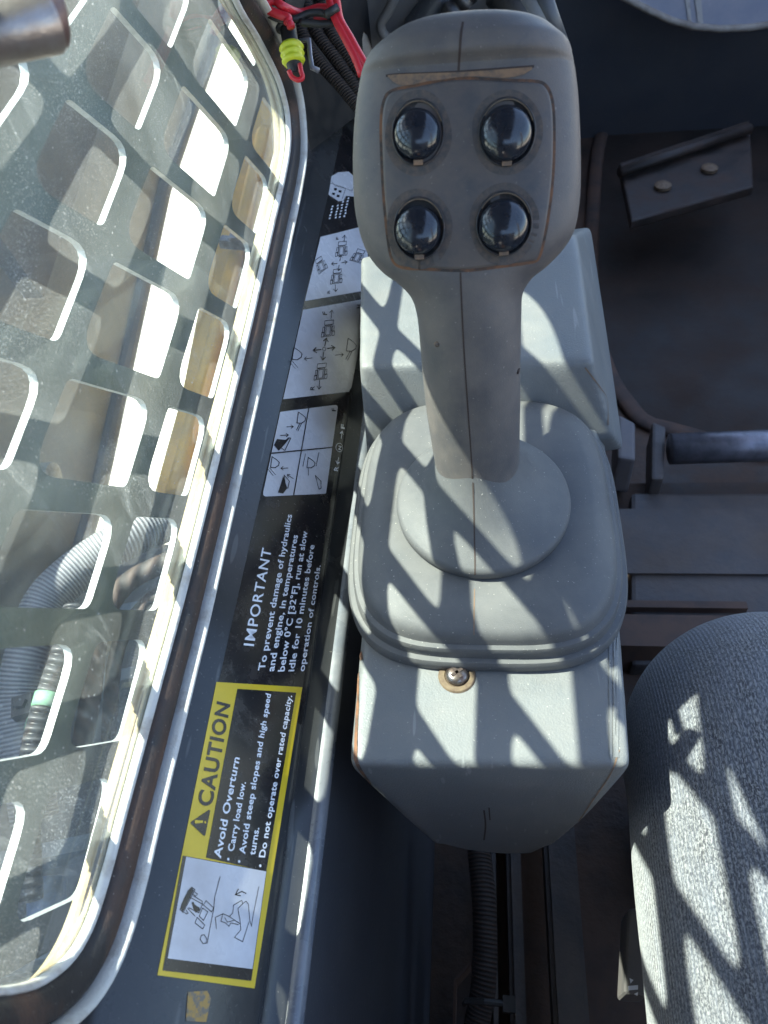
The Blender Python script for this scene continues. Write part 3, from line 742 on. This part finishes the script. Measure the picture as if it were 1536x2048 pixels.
# ------------------------------------------------------------------ joystick console
CON = empty('joystick_console', (0, .22, -.40), 'grey moulded plastic console under the joystick, with stepped front block', 'console')
me = hull([(-.0505,.1115,-.2995),(.0590,.1150,-.2995),(-.052,.40,-.300),(.066,.40,-.300),
           (-.052,.117,-.318),(.0605,.120,-.318),(-.056,.40,-.33),(.078,.40,-.33),
           aty(866,1688,.1135),aty(930,1703,.1140),aty(1000,1711,.1140),aty(1065,1711,.1138),aty(1110,1690,.1135),aty(1155,1652,.1132),aty(1198,1590,.1130),(-.03,.40,-.43),(.07,.40,-.43)], 0)
me = soften(me, .0016, 16)
body = link('console_body', me, M['console'], CON)
me = hull([(-.0605,.308,-.262),(.0590,.308,-.262),(-.0690,.408,-.262),(.0600,.422,-.262),
           (-.0600,.290,-.305),(.0740,.296,-.305),(-.072,.44,-.305),(.0800,.50,-.305),
           (-.0600,.285,-.330),(.0840,.31,-.330),(-.072,.44,-.330),(.0860,.50,-.330)], 0)
me = soften(me, .0018, 16)
hump = link('console_block', me, M['console'], CON)
bC, bH = bvh_of(body), bvh_of(hump)
# mould lines, hairlines and the side strip
mb = MB()
drape_ribbon(bH, [(1170,735),(1200,775),(1214,800),(1216,850)], .0007, .0002, mb)
mb.build('mould_line', M['tan'], CON); mb = MB()
drape_ribbon(bC, [(1238,1500),(1222,1545),(1185,1600),(1150,1650),(1100,1695),(1050,1712)], .0006, .0002, mb)
mb.build('mould_line', M['tan'], CON)
mb = MB()
for u in (1221, 1229, 1234):
    drape_ribbon(bC, [(u+random.uniform(-1,1), v) for v in range(1215, 1520, 30)], .0010, .0003, mb)
mb.build('edge_bead', M['console'], CON)
mb = MB()
drape_ribbon(bC, [(719,1290),(716,1400),(712,1490),(716,1530),(760,1590),(840,1685),(858,1698)], .0016, .0002, mb)
drape_ribbon(bC, [(720,1290),(724,1320)], .002, .0003, mb)
mb.build('dirt_line', M['dirt'], CON)
# screw
p, n_ = hit(bC, 914, 1352); SC = empty('screw', p, None, None)
SC.parent = CON; SC.location = p-CON.location
def disc(p, zr, name, mat, parent, n=32):
    mb = MB(); mb.rings([[p+Vector((r*math.cos(2*math.pi*j/n), r*math.sin(2*math.pi*j/n), z)) for j in range(n)] for z, r in zr]); o = mb.build(name, mat, parent); autosmooth(o, 40); return o
disc(p, [(-.002,.0080),(.0002,.0080),(.0008,.0074),(.0008,.0054),(.0004,.0050)], 'washer', M['washer'], SC)
disc(p, [(.0006,.0049),(.0016,.0049),(.0028,.0042),(.0034,.0030),(.0036,.0008)], 'screw_head', M['screw'], SC)
mb = MB()
for a in (R_(38), R_(128)): mb.box(p+Vector((0,0,.0032)), .0058, .0013, .0012, Matrix.Rotation(a, 3, 'Z'))
mb.build('cross_slot', M['seam'], SC, False)
# scuffs pressed in the skin
mb = MB()
drape_ribbon(bC, [(968,1620),(971,1650),(968,1680)], .0008, .0001, mb); drape_ribbon(bC, [(978,1615),(980,1640)], .0006, .0001, mb)
mb.build('scratch', M['seam'], CON)

# ------------------------------------------------------------------ joystick: boot, cap, grip
J = empty('joystick', (.003, .229, -.297), 'grey four button joystick on a stepped rubber boot', 'joystick')
def srings(cx_, cy_, spec, n=96):
    out = []
    for hx, hy, z, e, dy in spec:
        r = []
        for j in range(n):
            t = 2*math.pi*j/n; c_, s_ = math.cos(t), math.sin(t)
            r.append(Vector((cx_+hx*math.copysign(abs(c_)**(2/e), c_), cy_+dy+hy*math.copysign(abs(s_)**(2/e), s_), z)))
        out.append(r)
    return out
e = 3.6
bs = [(.0625,.0755,-.3005,e,0),(.0640,.0770,-.2985,e,0),(.0640,.0770,-.2945,e,0),(.0632,.0762,-.2930,e,0),(.0612,.0742,-.2926,e,0),(.0608,.0738,-.2900,e,0),
      (.0610,.0740,-.2885,e,0),(.0602,.0732,-.2868,e,0),(.0584,.0714,-.2862,e,0),(.0578,.0708,-.2840,e,0),(.0572,.0702,-.2818,e,0),(.0556,.0686,-.2798,e,0),(.0545,.0672,-.2790,e,0),
      (.0500,.0610,-.2758,e-.2,0),(.0478,.0585,-.2752,e-.3,0),(.0440,.0530,-.2745,3,0),(.036,.040,-.2742,2.4,0),(.030,.030,-.2742,2,0)]
mb = MB(); mb.rings(srings(.0040, .2300, bs)); boot = mb.build('rubber_boot', M['boot'], J); autosmooth(boot, 38)
NH = Vector((0, -math.cos(R_(38)), math.sin(R_(38))))          # normal of the button face
F0 = atD(930, 350, .262)
HC = F0-NH*.020
sec = []   # v, uL, uR, front, back, exponent
def headC(v, um): return atplane(um, v, HC, NH)
prof_ = [(40,905,968,.004,.004,2.2),(44,866,1008,.009,.008,2.4),(54,822,1050,.0145,.013,2.5),(70,788,1088,.019,.017,2.7),(95,757,1114,.0222,.0195,2.9),(115,738,1131,.0238,.021,3.0),
         (142,726,1138,.0236,.0215,3.1),(158,722,1141,.0208,.0218,3.3),(170,720,1143,.0200,.0219,3.5),(220,713,1148,.0200,.022,3.7),(300,708,1152,.0200,.022,3.7),(380,709,1153,.0200,.022,3.6),
         (430,714,1150,.0198,.022,3.4),(475,725,1141,.0195,.022,3.1),(510,741,1120,.0190,.0215,2.8),(540,766,1090,.0186,.021,2.5),(562,795,1062,.0184,.0205,2.3)]
low = [(590,822,1044),(625,834,1041),(680,840,1040),(740,845,1039),(800,851,1039),(860,860,1038),(920,870,1037),(970,880,1035),(1005,890,1032)]
Hend = headC(562, 930)
Bend = atz(960, 1005, -.272)
axis = (Hend-Bend)
secs = []
for v, a, b, hf, hb, ex in prof_:
    c_ = headC(v, (a+b)/2); Dp = -(ROT.transposed() @ c_).z; secs.append((c_, (b-a)/2/F*Dp, hf, hb, ex, NH))
NL = (NH - axis.normalized()*NH.dot(axis.normalized())).normalized()
cpz = [(.0375,-.2745),(.0388,-.2730),(.0390,-.2700),(.0386,-.2684),(.0374,-.2674),(.0345,-.2660),(.0312,-.2640),(.0280,-.2618),(.0252,-.2592),(.0228,-.2558),(.0208,-.2515),(.0192,-.2465),(.0180,-.2410),(.0170,-.2360),(.0155,-.2345)]
rsp = []
for r, z in cpz:
    k = min(1, max(0, (z+.2684)/.0250)); k = k*k*(3-2*k); lv = Bend+axis*((z-Bend.z)/axis.z); cx0 = .0030*(1-k)+lv.x*k; cy0 = .2235*(1-k)+lv.y*k
    rsp.append([Vector((cx0+r*(1-.08*k)*math.cos(2*math.pi*j/72), cy0+r*(1.05+.10*k)*math.sin(2*math.pi*j/72), z)) for j in range(72)])
mb = MB(); mb.rings(rsp, cap=False); mb.add(rsp[0], [tuple(range(72))]); capo = mb.build('base_cap', M['boot'], J); autosmooth(capo, 45)
for k, (v, a, b) in enumerate(low):
    # point on the line Hend..Bend seen at this row
    lo_, hi_ = 0.0, 1.0
    for _ in range(40):
        m_ = (lo_+hi_)/2; q = Hend.lerp(Bend, m_); cq = ROT.transposed() @ q; vv = CY+cq.y/cq.z*F
        if vv < v: lo_ = m_
        else: hi_ = m_
    q = Hend.lerp(Bend, m_); cq = ROT.transposed() @ q; Dp = -cq.z
    q = q+Vector((((a+b)/2-(CX-cq.x/cq.z*F))/F*Dp, 0, 0))
    t = min(1, (k+1)/4); hw = (b-a)/2/F*Dp
    secs.append((q, hw, .0184+(.0200-.0184)*t, .0200, 2.15, NH.lerp(NL, t).normalized()))
# resample along the grip
params = []
for s_ in secs: params.append((s_[0], Vector((s_[1], s_[2], s_[3])), Vector((s_[4], 0, 0)), s_[5]))
ks = [spline([p[i] for p in params], 6) for i in range(4)]
rs = []; n = 96
for i in range(len(ks[0])):
    c_, dim, ex, nn = ks[0][i], ks[1][i], ks[2][i].x, ks[3][i].normalized(); r = []
    for j in range(n):
        t = 2*math.pi*j/n; a, b = math.cos(t), math.sin(t)
        X = dim.x*math.copysign(abs(a)**(2/ex), a); Y = math.copysign(abs(b)**(2/ex), b); Y *= dim.y if b > 0 else dim.z
        r.append(c_+Vector((X, 0, 0))+nn*Y)
    rs.append(r)
mb = MB(); mb.rings(rs); grip = mb.build('grip', M['grip'], J)
bG = bvh_of(grip)
# button face, a slightly raised panel with a dirty groove round it
fo = [(783,182),(830,172),(880,162),(930,157),(1010,161),(1070,163),(1092,172),(1104,200),(1108,250),(1107,330),(1101,400),(1090,470),(1078,515),(1060,525),(1000,533),(930,541),(850,538),(805,535),(785,520),(776,480),(768,400),(764,330),(762,250),(767,205)]
fo = [(q.x, q.y) for q in [Vector((a, b, 0)) for a, b in closed_spline(fo, 3)]]
mb = MB(); drape_ribbon(bG, fo+[fo[0]], .0011, .0001, mb); mb.build('face_groove', M['dirt'], J)
cen = Vector((934, 350, 0)); rings_ = []
for k, off in ((0.0,.00005),(.01,.0005),(.03,.0007),(.2,.0007),(.4,.0007),(.6,.0007),(.8,.0007),(.97,.0007)):
    r = []
    for a, b in fo:
        q = Vector((a, b, 0)).lerp(cen, k*.985+.012); p, nn = hit(bG, q.x, q.y); r.append(p+NH*off)
    rings_.append(r)
mb = MB(); mb.rings(rings_, cap=False); n = len(fo); base = len(mb.v)-n; mb.f.append(tuple(base+j for j in range(n)))
face = mb.build('button_face', M['face'], J)
mb = MB(); drape_ribbon(bG, [(772,152),(800,149),(860,147),(917,144),(1000,138),(1068,133)], .0008, .0002, mb); mb.build('crown_shadow_line', M['seam'], J)  # dark ribbon painted as the shadow line below the crown
# dusty step under the crown, seam lines, tiny defects
mb = MB()
tri = [(776,151,154),(786,150,163),(800,149,172),(828,148,170),(850,147,164),(885,146,160),(918,145,155),(950,143,153),(980,141,154),(1005,139,157),(1030,137,154),(1047,136,150),(1064,134,139)]
va = []; vb = []
for u, t, b in tri:
    p, q = hit(bG, u, t)[0], hit(bG, u, b)[0]; va.append(p+NH*.0003); vb.append(q+NH*.00045)
mm = [a.lerp(b, .5) for a, b in zip(va, vb)]
m = len(tri); mb.add(va+vb, [(i, i+1, m+i+1, m+i) for i in range(m-1)]); mb.build('dust_deposit', M['tan'], J)
mb = MB()
drape_ribbon(bG, [(926,44),(922,70),(919,110),(917,143)], .0008, .00012, mb)
mb.build('mould_seam', M['seam'], J); mb = MB()
drape_ribbon(bG, [(921,545),(923,600),(928,700),(936,820),(943,920),(946,985)], .0006, .00012, mb)
bK, bB = bvh_of(capo), bvh_of(boot)
mb.build('mould_seam', M['seam'], J); mb = MB()
drape_ribbon(bK, [(946,965),(948,1030),(949,1080),(950,1125),(950,1150)], .0006, .00015, mb)
mb.build('mould_seam', M['seam'], J)
mb = MB(); drape_ribbon(bB, [(949,1178),(948,1230),(948,1270)], .0004, .00015, mb); mb.build('boot_seam', M['tan'], J)
mb = MB(); p, nn = hit(bG, 874, 688); mb.tube([p-nn*.001, p+nn*.0006, p+nn*.0010], [.0011,.0010,.0004], 10); mb.build('resin_bead', M['tan'], J)
mb = MB(); p, nn = hit(bG, 1036, 742); mb.tube([p-nn*.001, p+nn*.0004], [.0010,.0016], 10, .6); mb.build('socket_hole', M['seam'], J)

def orient(p, n, up=Vector((0, .6, .8))):
    z = n.normalized(); x = up.cross(z).normalized(); y = z.cross(x); return Matrix((x, y, z)).transposed().to_4x4()
HUP = NH.cross(Vector((1,0,0))); HUP = HUP if HUP.z > 0 else -HUP
def lathe(name, prof, mat, parent, M4, sy=1.0, n=48):
    mb = MB(); mb.rings([[M4 @ Vector((r*math.cos(2*math.pi*j/n), sy*r*math.sin(2*math.pi*j/n), z)) for j in range(n)] for r, z in prof])
    return mb.build(name, mat, parent)
for (u, v, ru, rv) in ((836,266,53,71),(1014,265,57,72),(838,458,52,68),(1008,448,56,68)):
    mb = MB(); bF = bvh_of(face); lp = []
    for k in range(41):
        a = k/40*2*math.pi; lp.append((u+(ru+5+2*math.sin(a*3+u))*math.cos(a), v+(rv+5+2*math.cos(a*2+v))*math.sin(a)))
    drape_ribbon(bF, lp, .0030, .00008, mb); mb.build('dust_film', M['halo'], J)
for (u, v, ru, rv, du, dv, rd) in ((836,266,53,71,-6,-8,47),(1014,265,57,72,-3,-8,52),(838,458,52,68,-7,-2,46),(1008,448,56,68,-2,-2,50)):
    p = atplane(u, v, F0+NH*.0006, NH); Dp = -(ROT.transposed() @ p).z
    Mx = Matrix.Translation(p) @ orient(p, NH, HUP)
    r = ru/F*Dp; sy = .5+.5*rv/ru
    PB = empty('push_button', p, None, None); PB.parent = J; PB.location = p-J.location
    lathe('bezel_ring', [(r*.99,-.0010),(r*1.0,.0007),(r*.965,.0009),(r*.93,.0006),(r*.90,-.0001),(r*.6,-.0002)], M['bezel'], PB, Mx, sy)
    p2 = atplane(u+du*.4, v+dv*.4+3, F0+NH*.003, NH); M2 = Matrix.Translation(p2-NH*.003) @ orient(p, NH, HUP)
    rd_ = rd/F*Dp*.985; pr = [(rd_, -.0005)]
    for k in range(15):
        a = k/14*math.pi/2; pr.append((max(rd_*math.cos(a), .00003), .0012+rd_*.58*math.sin(a)))
    lathe('button_dome', pr, M['button'], PB, M2, 1.04, 64)
    mb = MB(); q = Mx @ Vector((0, -r*sy*.905, .0008)); mb.box(q, .0032, .0016, .0012, orient(p, NH, HUP).to_3x3()); 
    o = mb.build('locating_notch', M['tan'], PB, False)
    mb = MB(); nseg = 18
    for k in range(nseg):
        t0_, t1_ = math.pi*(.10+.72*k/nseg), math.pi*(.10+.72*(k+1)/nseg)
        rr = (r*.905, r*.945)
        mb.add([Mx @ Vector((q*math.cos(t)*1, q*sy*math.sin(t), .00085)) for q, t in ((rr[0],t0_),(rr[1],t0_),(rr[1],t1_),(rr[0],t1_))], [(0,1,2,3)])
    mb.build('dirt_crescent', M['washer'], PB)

# ------------------------------------------------------------------ person: leg in knitted trousers
PE = empty('person', (.15, 0, -.75), 'person seated at the right, knee in heather grey blue knitted trousers', 'person')
leg = [(.165,-.50,-.330),(.158,-.30,-.350),(.150,-.12,-.366),(.1475,.00,-.371),(.1460,.08,-.372),(.1480,.130,-.380),(.1530,.163,-.408),(.1620,.175,-.455),(.175,.178,-.54),(.185,.18,-.66),(.19,.18,-.80)]
def legr(t):
    pts = [(0,.088),(.2,.084),(.38,.0775),(.5,.0755),(.58,.076),(.66,.074),(.76,.066),(.88,.060),(1,.056)]
    for (a, ra), (b, rb) in zip(pts, pts[1:]):
        if t <= b: return ra+(rb-ra)*(t-a)/(b-a)
    return pts[-1][1]
o = uvtube('trousers', leg, legr, M['knit'], PE, n=96, sub=8)
for d in o.data.uv_layers[0].data: d.uv = (d.uv[0]*.47, d.uv[1])
uvtube('leg', leg, lambda t: legr(t)*.9, M['skin'], PE, n=32, sub=4)

# ------------------------------------------------------------------ cab floor and what stands on it
ZF = -.62
fl = MB(); fl.add([(-.12,-.9,ZF),(.83,-.9,ZF),(.83,.535,ZF),(-.12,.535,ZF),(-.12,.535,ZF-.05),(.83,.535,ZF-.05),(.83,1.5,ZF-.05),(-.03,1.5,ZF-.05),(-.16,.535,ZF-.05),(-.16,1.5,ZF-.05)],
     [(0,1,2,3),(3,2,5,4),(4,5,6,7),(4,7,9,8)])
tag(fl.build('floor', M['floor'], None, False), kind='structure')
zf = ZF-.05
ST_ = empty('seat_step', (.3,.4,ZF), 'dirty grey steel platform between the seat and foot well', 'step')
me = hull([atz(*q, -.60)+Vector((0,0,d)) for q in [(1262,985),(1620,985),(1262,1330),(1620,1330)] for d in (0,-.02)], .004, 2)
link('step_plate', me, M['floor2'], ST_, False)
mb = MB(); mb.box(atz(1420, 1082, -.598), .16, .075, .003); mb.build('raised_plate', M['floor2'], ST_, False)
mb = MB(); mb.box(atz(1300, 1215, -.598), .16, .007, .012); mb.box(atz(1300, 1290, -.60), .16, .03, .05); mb.build('step_lip', M['rustridge'], ST_, False)
# foot well mat with raised rusty rim
mat_px = [(1215,250),(1192,330),(1180,600),(1205,720),(1250,805),(1335,862),(1640,862),(1700,400),(1600,120),(1400,165),(1260,205)]
FM = empty('floor_mat', (.3,.9,zf), 'dark foot well mat with a rusty raised rim', 'floor mat')
q = [atz(a, b, zf) for a, b in mat_px]; q2 = [(p.x, p.y) for p in q]; q2 = closed_spline(q2, 5)
mb = MB(); mb.tube([(a, b, zf+.004) for a, b in q2]+[(q2[0][0], q2[0][1], zf+.004)], .011, 10, .5); mb.build('rim', M['rustridge'], FM)
mb = MB(); mb.add([(a, b, zf+.003) for a, b in q2], [tuple(range(len(q2)))]); mb.build('mat_sheet', M['matrubber'], FM, False)
FP = empty('foot_pedal', atz(1370, 350, -.60), 'rusty flat foot pedal lying in the dark foot well', 'pedal')
P4 = [atz(*q, -.56) for q in [(1238,325),(1500,238),(1508,372),(1262,442)]]
me = hull(P4+[p+Vector((0,0,-.014)) for p in P4], .004, 3); link('pedal_plate', me, M['pedal'], FP, False)
mb = MB(); mb.tube([atz(1240,345,-.550), atz(1500,257,-.550)], .007, 12); mb.build('pedal_bar', M['pedal'], FP)
for q in ((1325,375),(1418,340)): 
    o = disc(atz(*q, -.559), [(0,.011),(.004,.011),(.007,.006)], 'rivet', M['washer'], FP, 16)
mb = MB(); mb.tube([atz(1340, 898, -.575), atz(1700, 885, -.575)], .0155, 20)
o = mb.build('cross_tube', M['tubesteel']); tag(o, 'worn grey steel tube lying across behind the foot well', 'tube')
me = hull([atz(*q, -.56) for q in [(1236,828),(1271,845),(1271,920),(1236,915)]]+[atz(*q, -.56)+Vector((0,0,-.05)) for q in [(1236,828),(1271,845),(1271,920),(1236,915)]], .003, 2)
o = link('switch_box', me, M['boxgrey'], None, False); tag(o, 'small plain grey box beside the console front', 'box')
me = hull([atz(*q, -.60)+Vector((0,0,d)) for q in [(1298,870),(1325,880),(1320,985),(1296,985)] for d in (.02,-.02)], .003, 2)
o = link('floor_bracket', me, M['floor2'], None, False); tag(o, 'narrow steel upright beside the left end of the cross tube', 'bracket')

# conduit with cable tie, seat rail, small bracket, adjuster
o = uvtube('cable_conduit', [atz(945,1600,-.52), atz(960,1720,-.52), atz(968,1800,-.52), atz(970,1900,-.525), atz(966,1980,-.53), atz(955,2040,-.535), atz(940,2140,-.54), atz(930,2400,-.55)], .0074, M['braidhose'])
scaleuv(o, 7); tag(o, 'dirty braided cable conduit running down from under the console', 'cable')
mb = MB(); q = atz(968, 2005, -.515); mb.tube([q+Vector((-.011,0,-.012)), q+Vector((-.010,0,.001)), q+Vector((0,0,.0035)), q+Vector((.010,0,.001)), q+Vector((.014,0,-.004))], .0018, 8); mb.box(q+Vector((.014,0,-.001)), .007, .008, .007)
o = mb.build('cable_tie', M['blackwire'], None, False); tag(o, 'black cable tie round the braided conduit', 'cable tie')
mb = MB(); q = [atz(*k, -.56) for k in [(940,1925),(910,1960),(908,2048),(905,2140)]]
for a, b in zip(q, q[1:]):
    d = (b-a).normalized(); s = d.cross(Vector((0,0,1)))*.0008; mb.add([a-s, a+s, b+s, b-s, a-s-Vector((0,0,.03)), a+s-Vector((0,0,.03)), b+s-Vector((0,0,.03)), b-s-Vector((0,0,.03))], [(0,1,2,3),(4,5,6,7),(0,1,5,4),(2,3,7,6),(1,2,6,5),(0,3,7,4)])
o = mb.build('rusty_bracket', M['rustridge'], None, False); tag(o, 'thin bent rusty bracket left of the braided conduit', 'bracket')
SR = empty('seat_rail', (.05,.1,-.62), 'dark steel seat rail channel right of the braided conduit', 'rail')
mb = MB()
for x, wd, z, hgt in ((.026,.010,-.585,.03),(.058,.022,-.575,.025),(.012,.003,-.59,.04)):
    mb.box((x, .05, z-hgt/2), wd, .62, hgt)
o = mb.build('rail_channel', M['floor2'], SR, False)
me = o.data; bm = bmesh.new(); bm.from_mesh(me); bmesh.ops.bevel(bm, geom=list(bm.edges), offset=.003, segments=2, affect='EDGES'); bm.to_mesh(me); bm.free()
AD = empty('seat_adjuster', atz(1270, 1900, -.5), 'grey seat adjuster block with white arrows beside the knee', 'seat adjuster')
zq = -.50
me = hull([atz(*q, zq)+Vector((0,0,d)) for q in [(1256,1815),(1300,1815),(1300,1992),(1248,1988)] for d in (0,-.03)], .003, 3)
link('adjuster_block', me, M['boxgrey'], AD, False)
mb = MB()
for poly in ([(1256,1972),(1276,1970),(1276,1979),(1256,1981)], [(1259,1956),(1267,1960),(1261,1967)], [(1268,1988),(1276,1984),(1275,1992)]):
    n = len(poly); mb.add([atz(*q, zq+.0004) for q in poly], [tuple(range(n))])
mb.build('arrow_mark', M['letter'], AD, False)
mb = MB(); mb.box(atz(1270,1350,-.5)+Vector((0.01,0,0)), .06, .012, .012)
# ------------------------------------------------------------------ front of the cab
FR = 1.30
def fy(u, v, y=FR): return aty(u, v, y)
mb = MB()
o = mesh('front_panel', [(-.16,FR+.02,-.25),(.83,FR+.02,-.25),(.83,FR+.10,-.80),(-.16,FR+.10,-.80)], [(0,1,2,3)], M['wall'], None, False); tag(o, kind='structure')
WS = empty('windscreen_ledge', fy(1450,30), 'glossy pale curved plastic ledge at the top right corner', 'ledge')
up_ = [(1180,-60),(1230,-14),(1262,2),(1300,22),(1345,42),(1385,53),(1440,58),(1500,55),(1560,46),(1760,10),(1760,-60)]
v1 = [fy(u, v, FR-.05) for u, v in up_]; v2 = [p+Vector((0,.012,-.006)) for p in v1]
n = len(up_); mesh('ledge_shell', v1+v2, [tuple(range(n)), tuple(range(n, 2*n))[::-1]]+[(i,(i+1)%n,n+(i+1)%n,n+i) for i in range(n)], M['paleplastic'], WS, False)
mb = MB(); mb.tube([fy(u, v, FR-.053) for u, v in up_[:10]], .0048, 10); mb.build('rolled_edge', M['cowledge'], WS)
mb = MB()
for u, w_ in ((1381,3),(1402,5)): mb.add([fy(u-w_,50,FR-.0515), fy(u+w_,51,FR-.0515), fy(u+w_-6,-20,FR-.0515), fy(u-w_-10,-20,FR-.0515)], [(0,1,2,3)])
mb.build('painted_reflection', M['highlight'], WS, False)  # pale bands painted as reflections in the glossy ledge
# moulded cowl behind the grip
CW = empty('front_cowl', fy(900,100,.72), 'dusty grey moulded cowl with ribs behind the joystick grip', 'cowl')
yc = .62
cp_ = [(676,-70),(694,0),(722,70),(745,150),(752,215),(800,260),(1140,260),(1128,80),(1080,-40),(1060,-90)]
v1 = [aty(u, v, yc) for u, v in cp_]; v2 = [p*1.0+Vector((0,.10,-.02)) for p in v1]; n = len(cp_)
me = hull(v1+v2, .008, 4); link('cowl_shell', me, M['cowl'], CW); autosmooth(CW.children[0], 40)
mb = MB(); mb.tube(spline([aty(u, v, yc-.004) for u, v in [(676,-60),(690,0),(712,60),(733,120),(742,175),(748,230)]], 5), .0062, 12); mb.build('pale_rim', M['cowledge'], CW)
mb = MB(); mb.tube(spline([aty(u, v, yc-.012) for u, v in [(800,-30),(778,20),(762,48),(768,70),(790,80),(830,55),(870,20),(900,-40)]], 5), .0035, 10); mb.build('curved_rib', M['cowl'], CW)
mb = MB(); mb.tube(spline([aty(u, v, yc-.010) for u, v in [(830,60),(860,20),(885,-20)]], 5), [.016]*11, 12, .6); mb.build('bulge', M['wall'], CW)
for i, (a, b, r) in enumerate((((1000,-20),(1075,90),.012), ((1040,-20),(1105,90),.009), ((1075,-30),(1125,110),.007))):
    mb = MB(); mb.tube([aty(*a, yc-.02), aty(*b, yc-.02)], r, 14); mb.build('cowl_rib', (M['darkplastic'], M['cowl'], M['wall'])[i], CW)
o = uvtube('black_hose', [aty(955,-30,yc-.03), aty(915,10,yc-.03), aty(900,40,yc-.03), aty(895,90,yc-.03)], .007, M['conduit']); scaleuv(o, 3)
tag(o, 'short black ribbed hose just above the top of the grip', 'hose')
# dark front-left corner post, wires
CP = mesh('corner_post', [(-.118,.545,-.262),(-.03,.70,-.262),(-.03,.70,.45),(-.118,.545,.45),(-.118,.80,-.262),(-.118,.80,.45)], [(0,1,2,3),(1,4,5,2)], M['darkplastic'], None, False)
tag(CP, 'black corner trim in the shadow behind the red wires', 'trim')
Dw = .415
RW = empty('red_wires', atD(600, 30, Dw), 'looped red wires above the yellow sealed connector', 'wires')
for pts in ([(575,48),(576,36),(560,30),(535,18),(534,6),(550,2),(568,14),(600,26),(640,16),(665,22),(655,36),(628,34)], [(655,-20),(662,10),(672,40),(690,75),(712,118),(724,150)], [(668,-20),(674,10),(680,40),(700,75),(718,108),(734,135)], [(575,50),(580,48),(582,55)]):
    mb = MB(); mb.tube(spline([atD(u, v, Dw+(.008 if i > 6 else 0)) for i, (u, v) in enumerate(pts)], 6), .0023, 10); mb.build('wire', M['redwire'], RW)
mb = MB(); mb.tube(spline([atD(u, v, Dw+.004) for u, v in [(532,26),(560,38),(590,38),(620,26),(650,28),(672,44),(640,48),(600,44)]], 6), .0020, 8); mb.build('black_wire', M['blackwire'], RW)
mb = MB(); mb.tube([atD(650,30,Dw-.004), atD(676,14,Dw-.004)], .0022, 8); mb.build('wire_tie', M['blackwire'], RW)
CN = empty('wire_connector', atD(585, 100, .43), 'black plug connector with bright yellow ribbed seal at the window corner', 'connector')
def cone_(name, a, b, r1, r2, mat, Dc=.43, ring=None):
    A, B = atD(*a, Dc), atD(*b, Dc); mb = MB(); k = 12; pts = [A.lerp(B, i/k) for i in range(k+1)]; rr = [r1+(r2-r1)*i/k for i in range(k+1)]
    if ring: rr = [r*(1+.09*math.sin(i/k*math.pi*2*3-1.5)) for i, r in enumerate(rr)]
    mb.tube(pts, rr, 24); return mb.build(name, mat, CN)
cone_('connector_body', (574,46), (583,96), .0047, .0045, M['darkplastic'])
cone_('body_collar', (568,42), (571,58), .0058, .0053, M['darkplastic'])
cone_('ribbed_seal', (582,90), (588,128), .0066, .0060, M['lime'], ring=1)
cone_('connector_tail', (587,124), (593,150), .0043, .0040, M['darkplastic'])
mb = MB(); mb.tube(spline([atD(u, v, .425) for u, v in [(578,142),(584,154),(596,160),(605,155),(602,142),(600,128)]], 5), .0014, 8); mb.build('locking_clip', M['redwire'], CN)
mb = MB(); mb.tube([atD(u, v, .432) for u, v in [(598,82),(618,80),(620,110),(624,135),(638,142)]], .0015, 8); mb.build('wire_clip', M['tubesteel'], CN)
HC_ = [[(610,-10),(630,60),(680,130),(720,190),(760,260)], [(590,20),(620,100),(680,170),(730,230)], [(640,-20),(660,60),(700,120),(740,180)]]
for p, l in zip(HC_, ('black sheathed cable right of the connector, middle of three', 'black sheathed cable nearest the window corner', 'black sheathed cable beside the straight red wires')):
    o = uvtube('sheathed_cable', [atD(u, v, .50) for u, v in p], .0042, M['braidhose']); scaleuv(o, 9); tag(o, l, 'cable', 'black cables at the window corner')
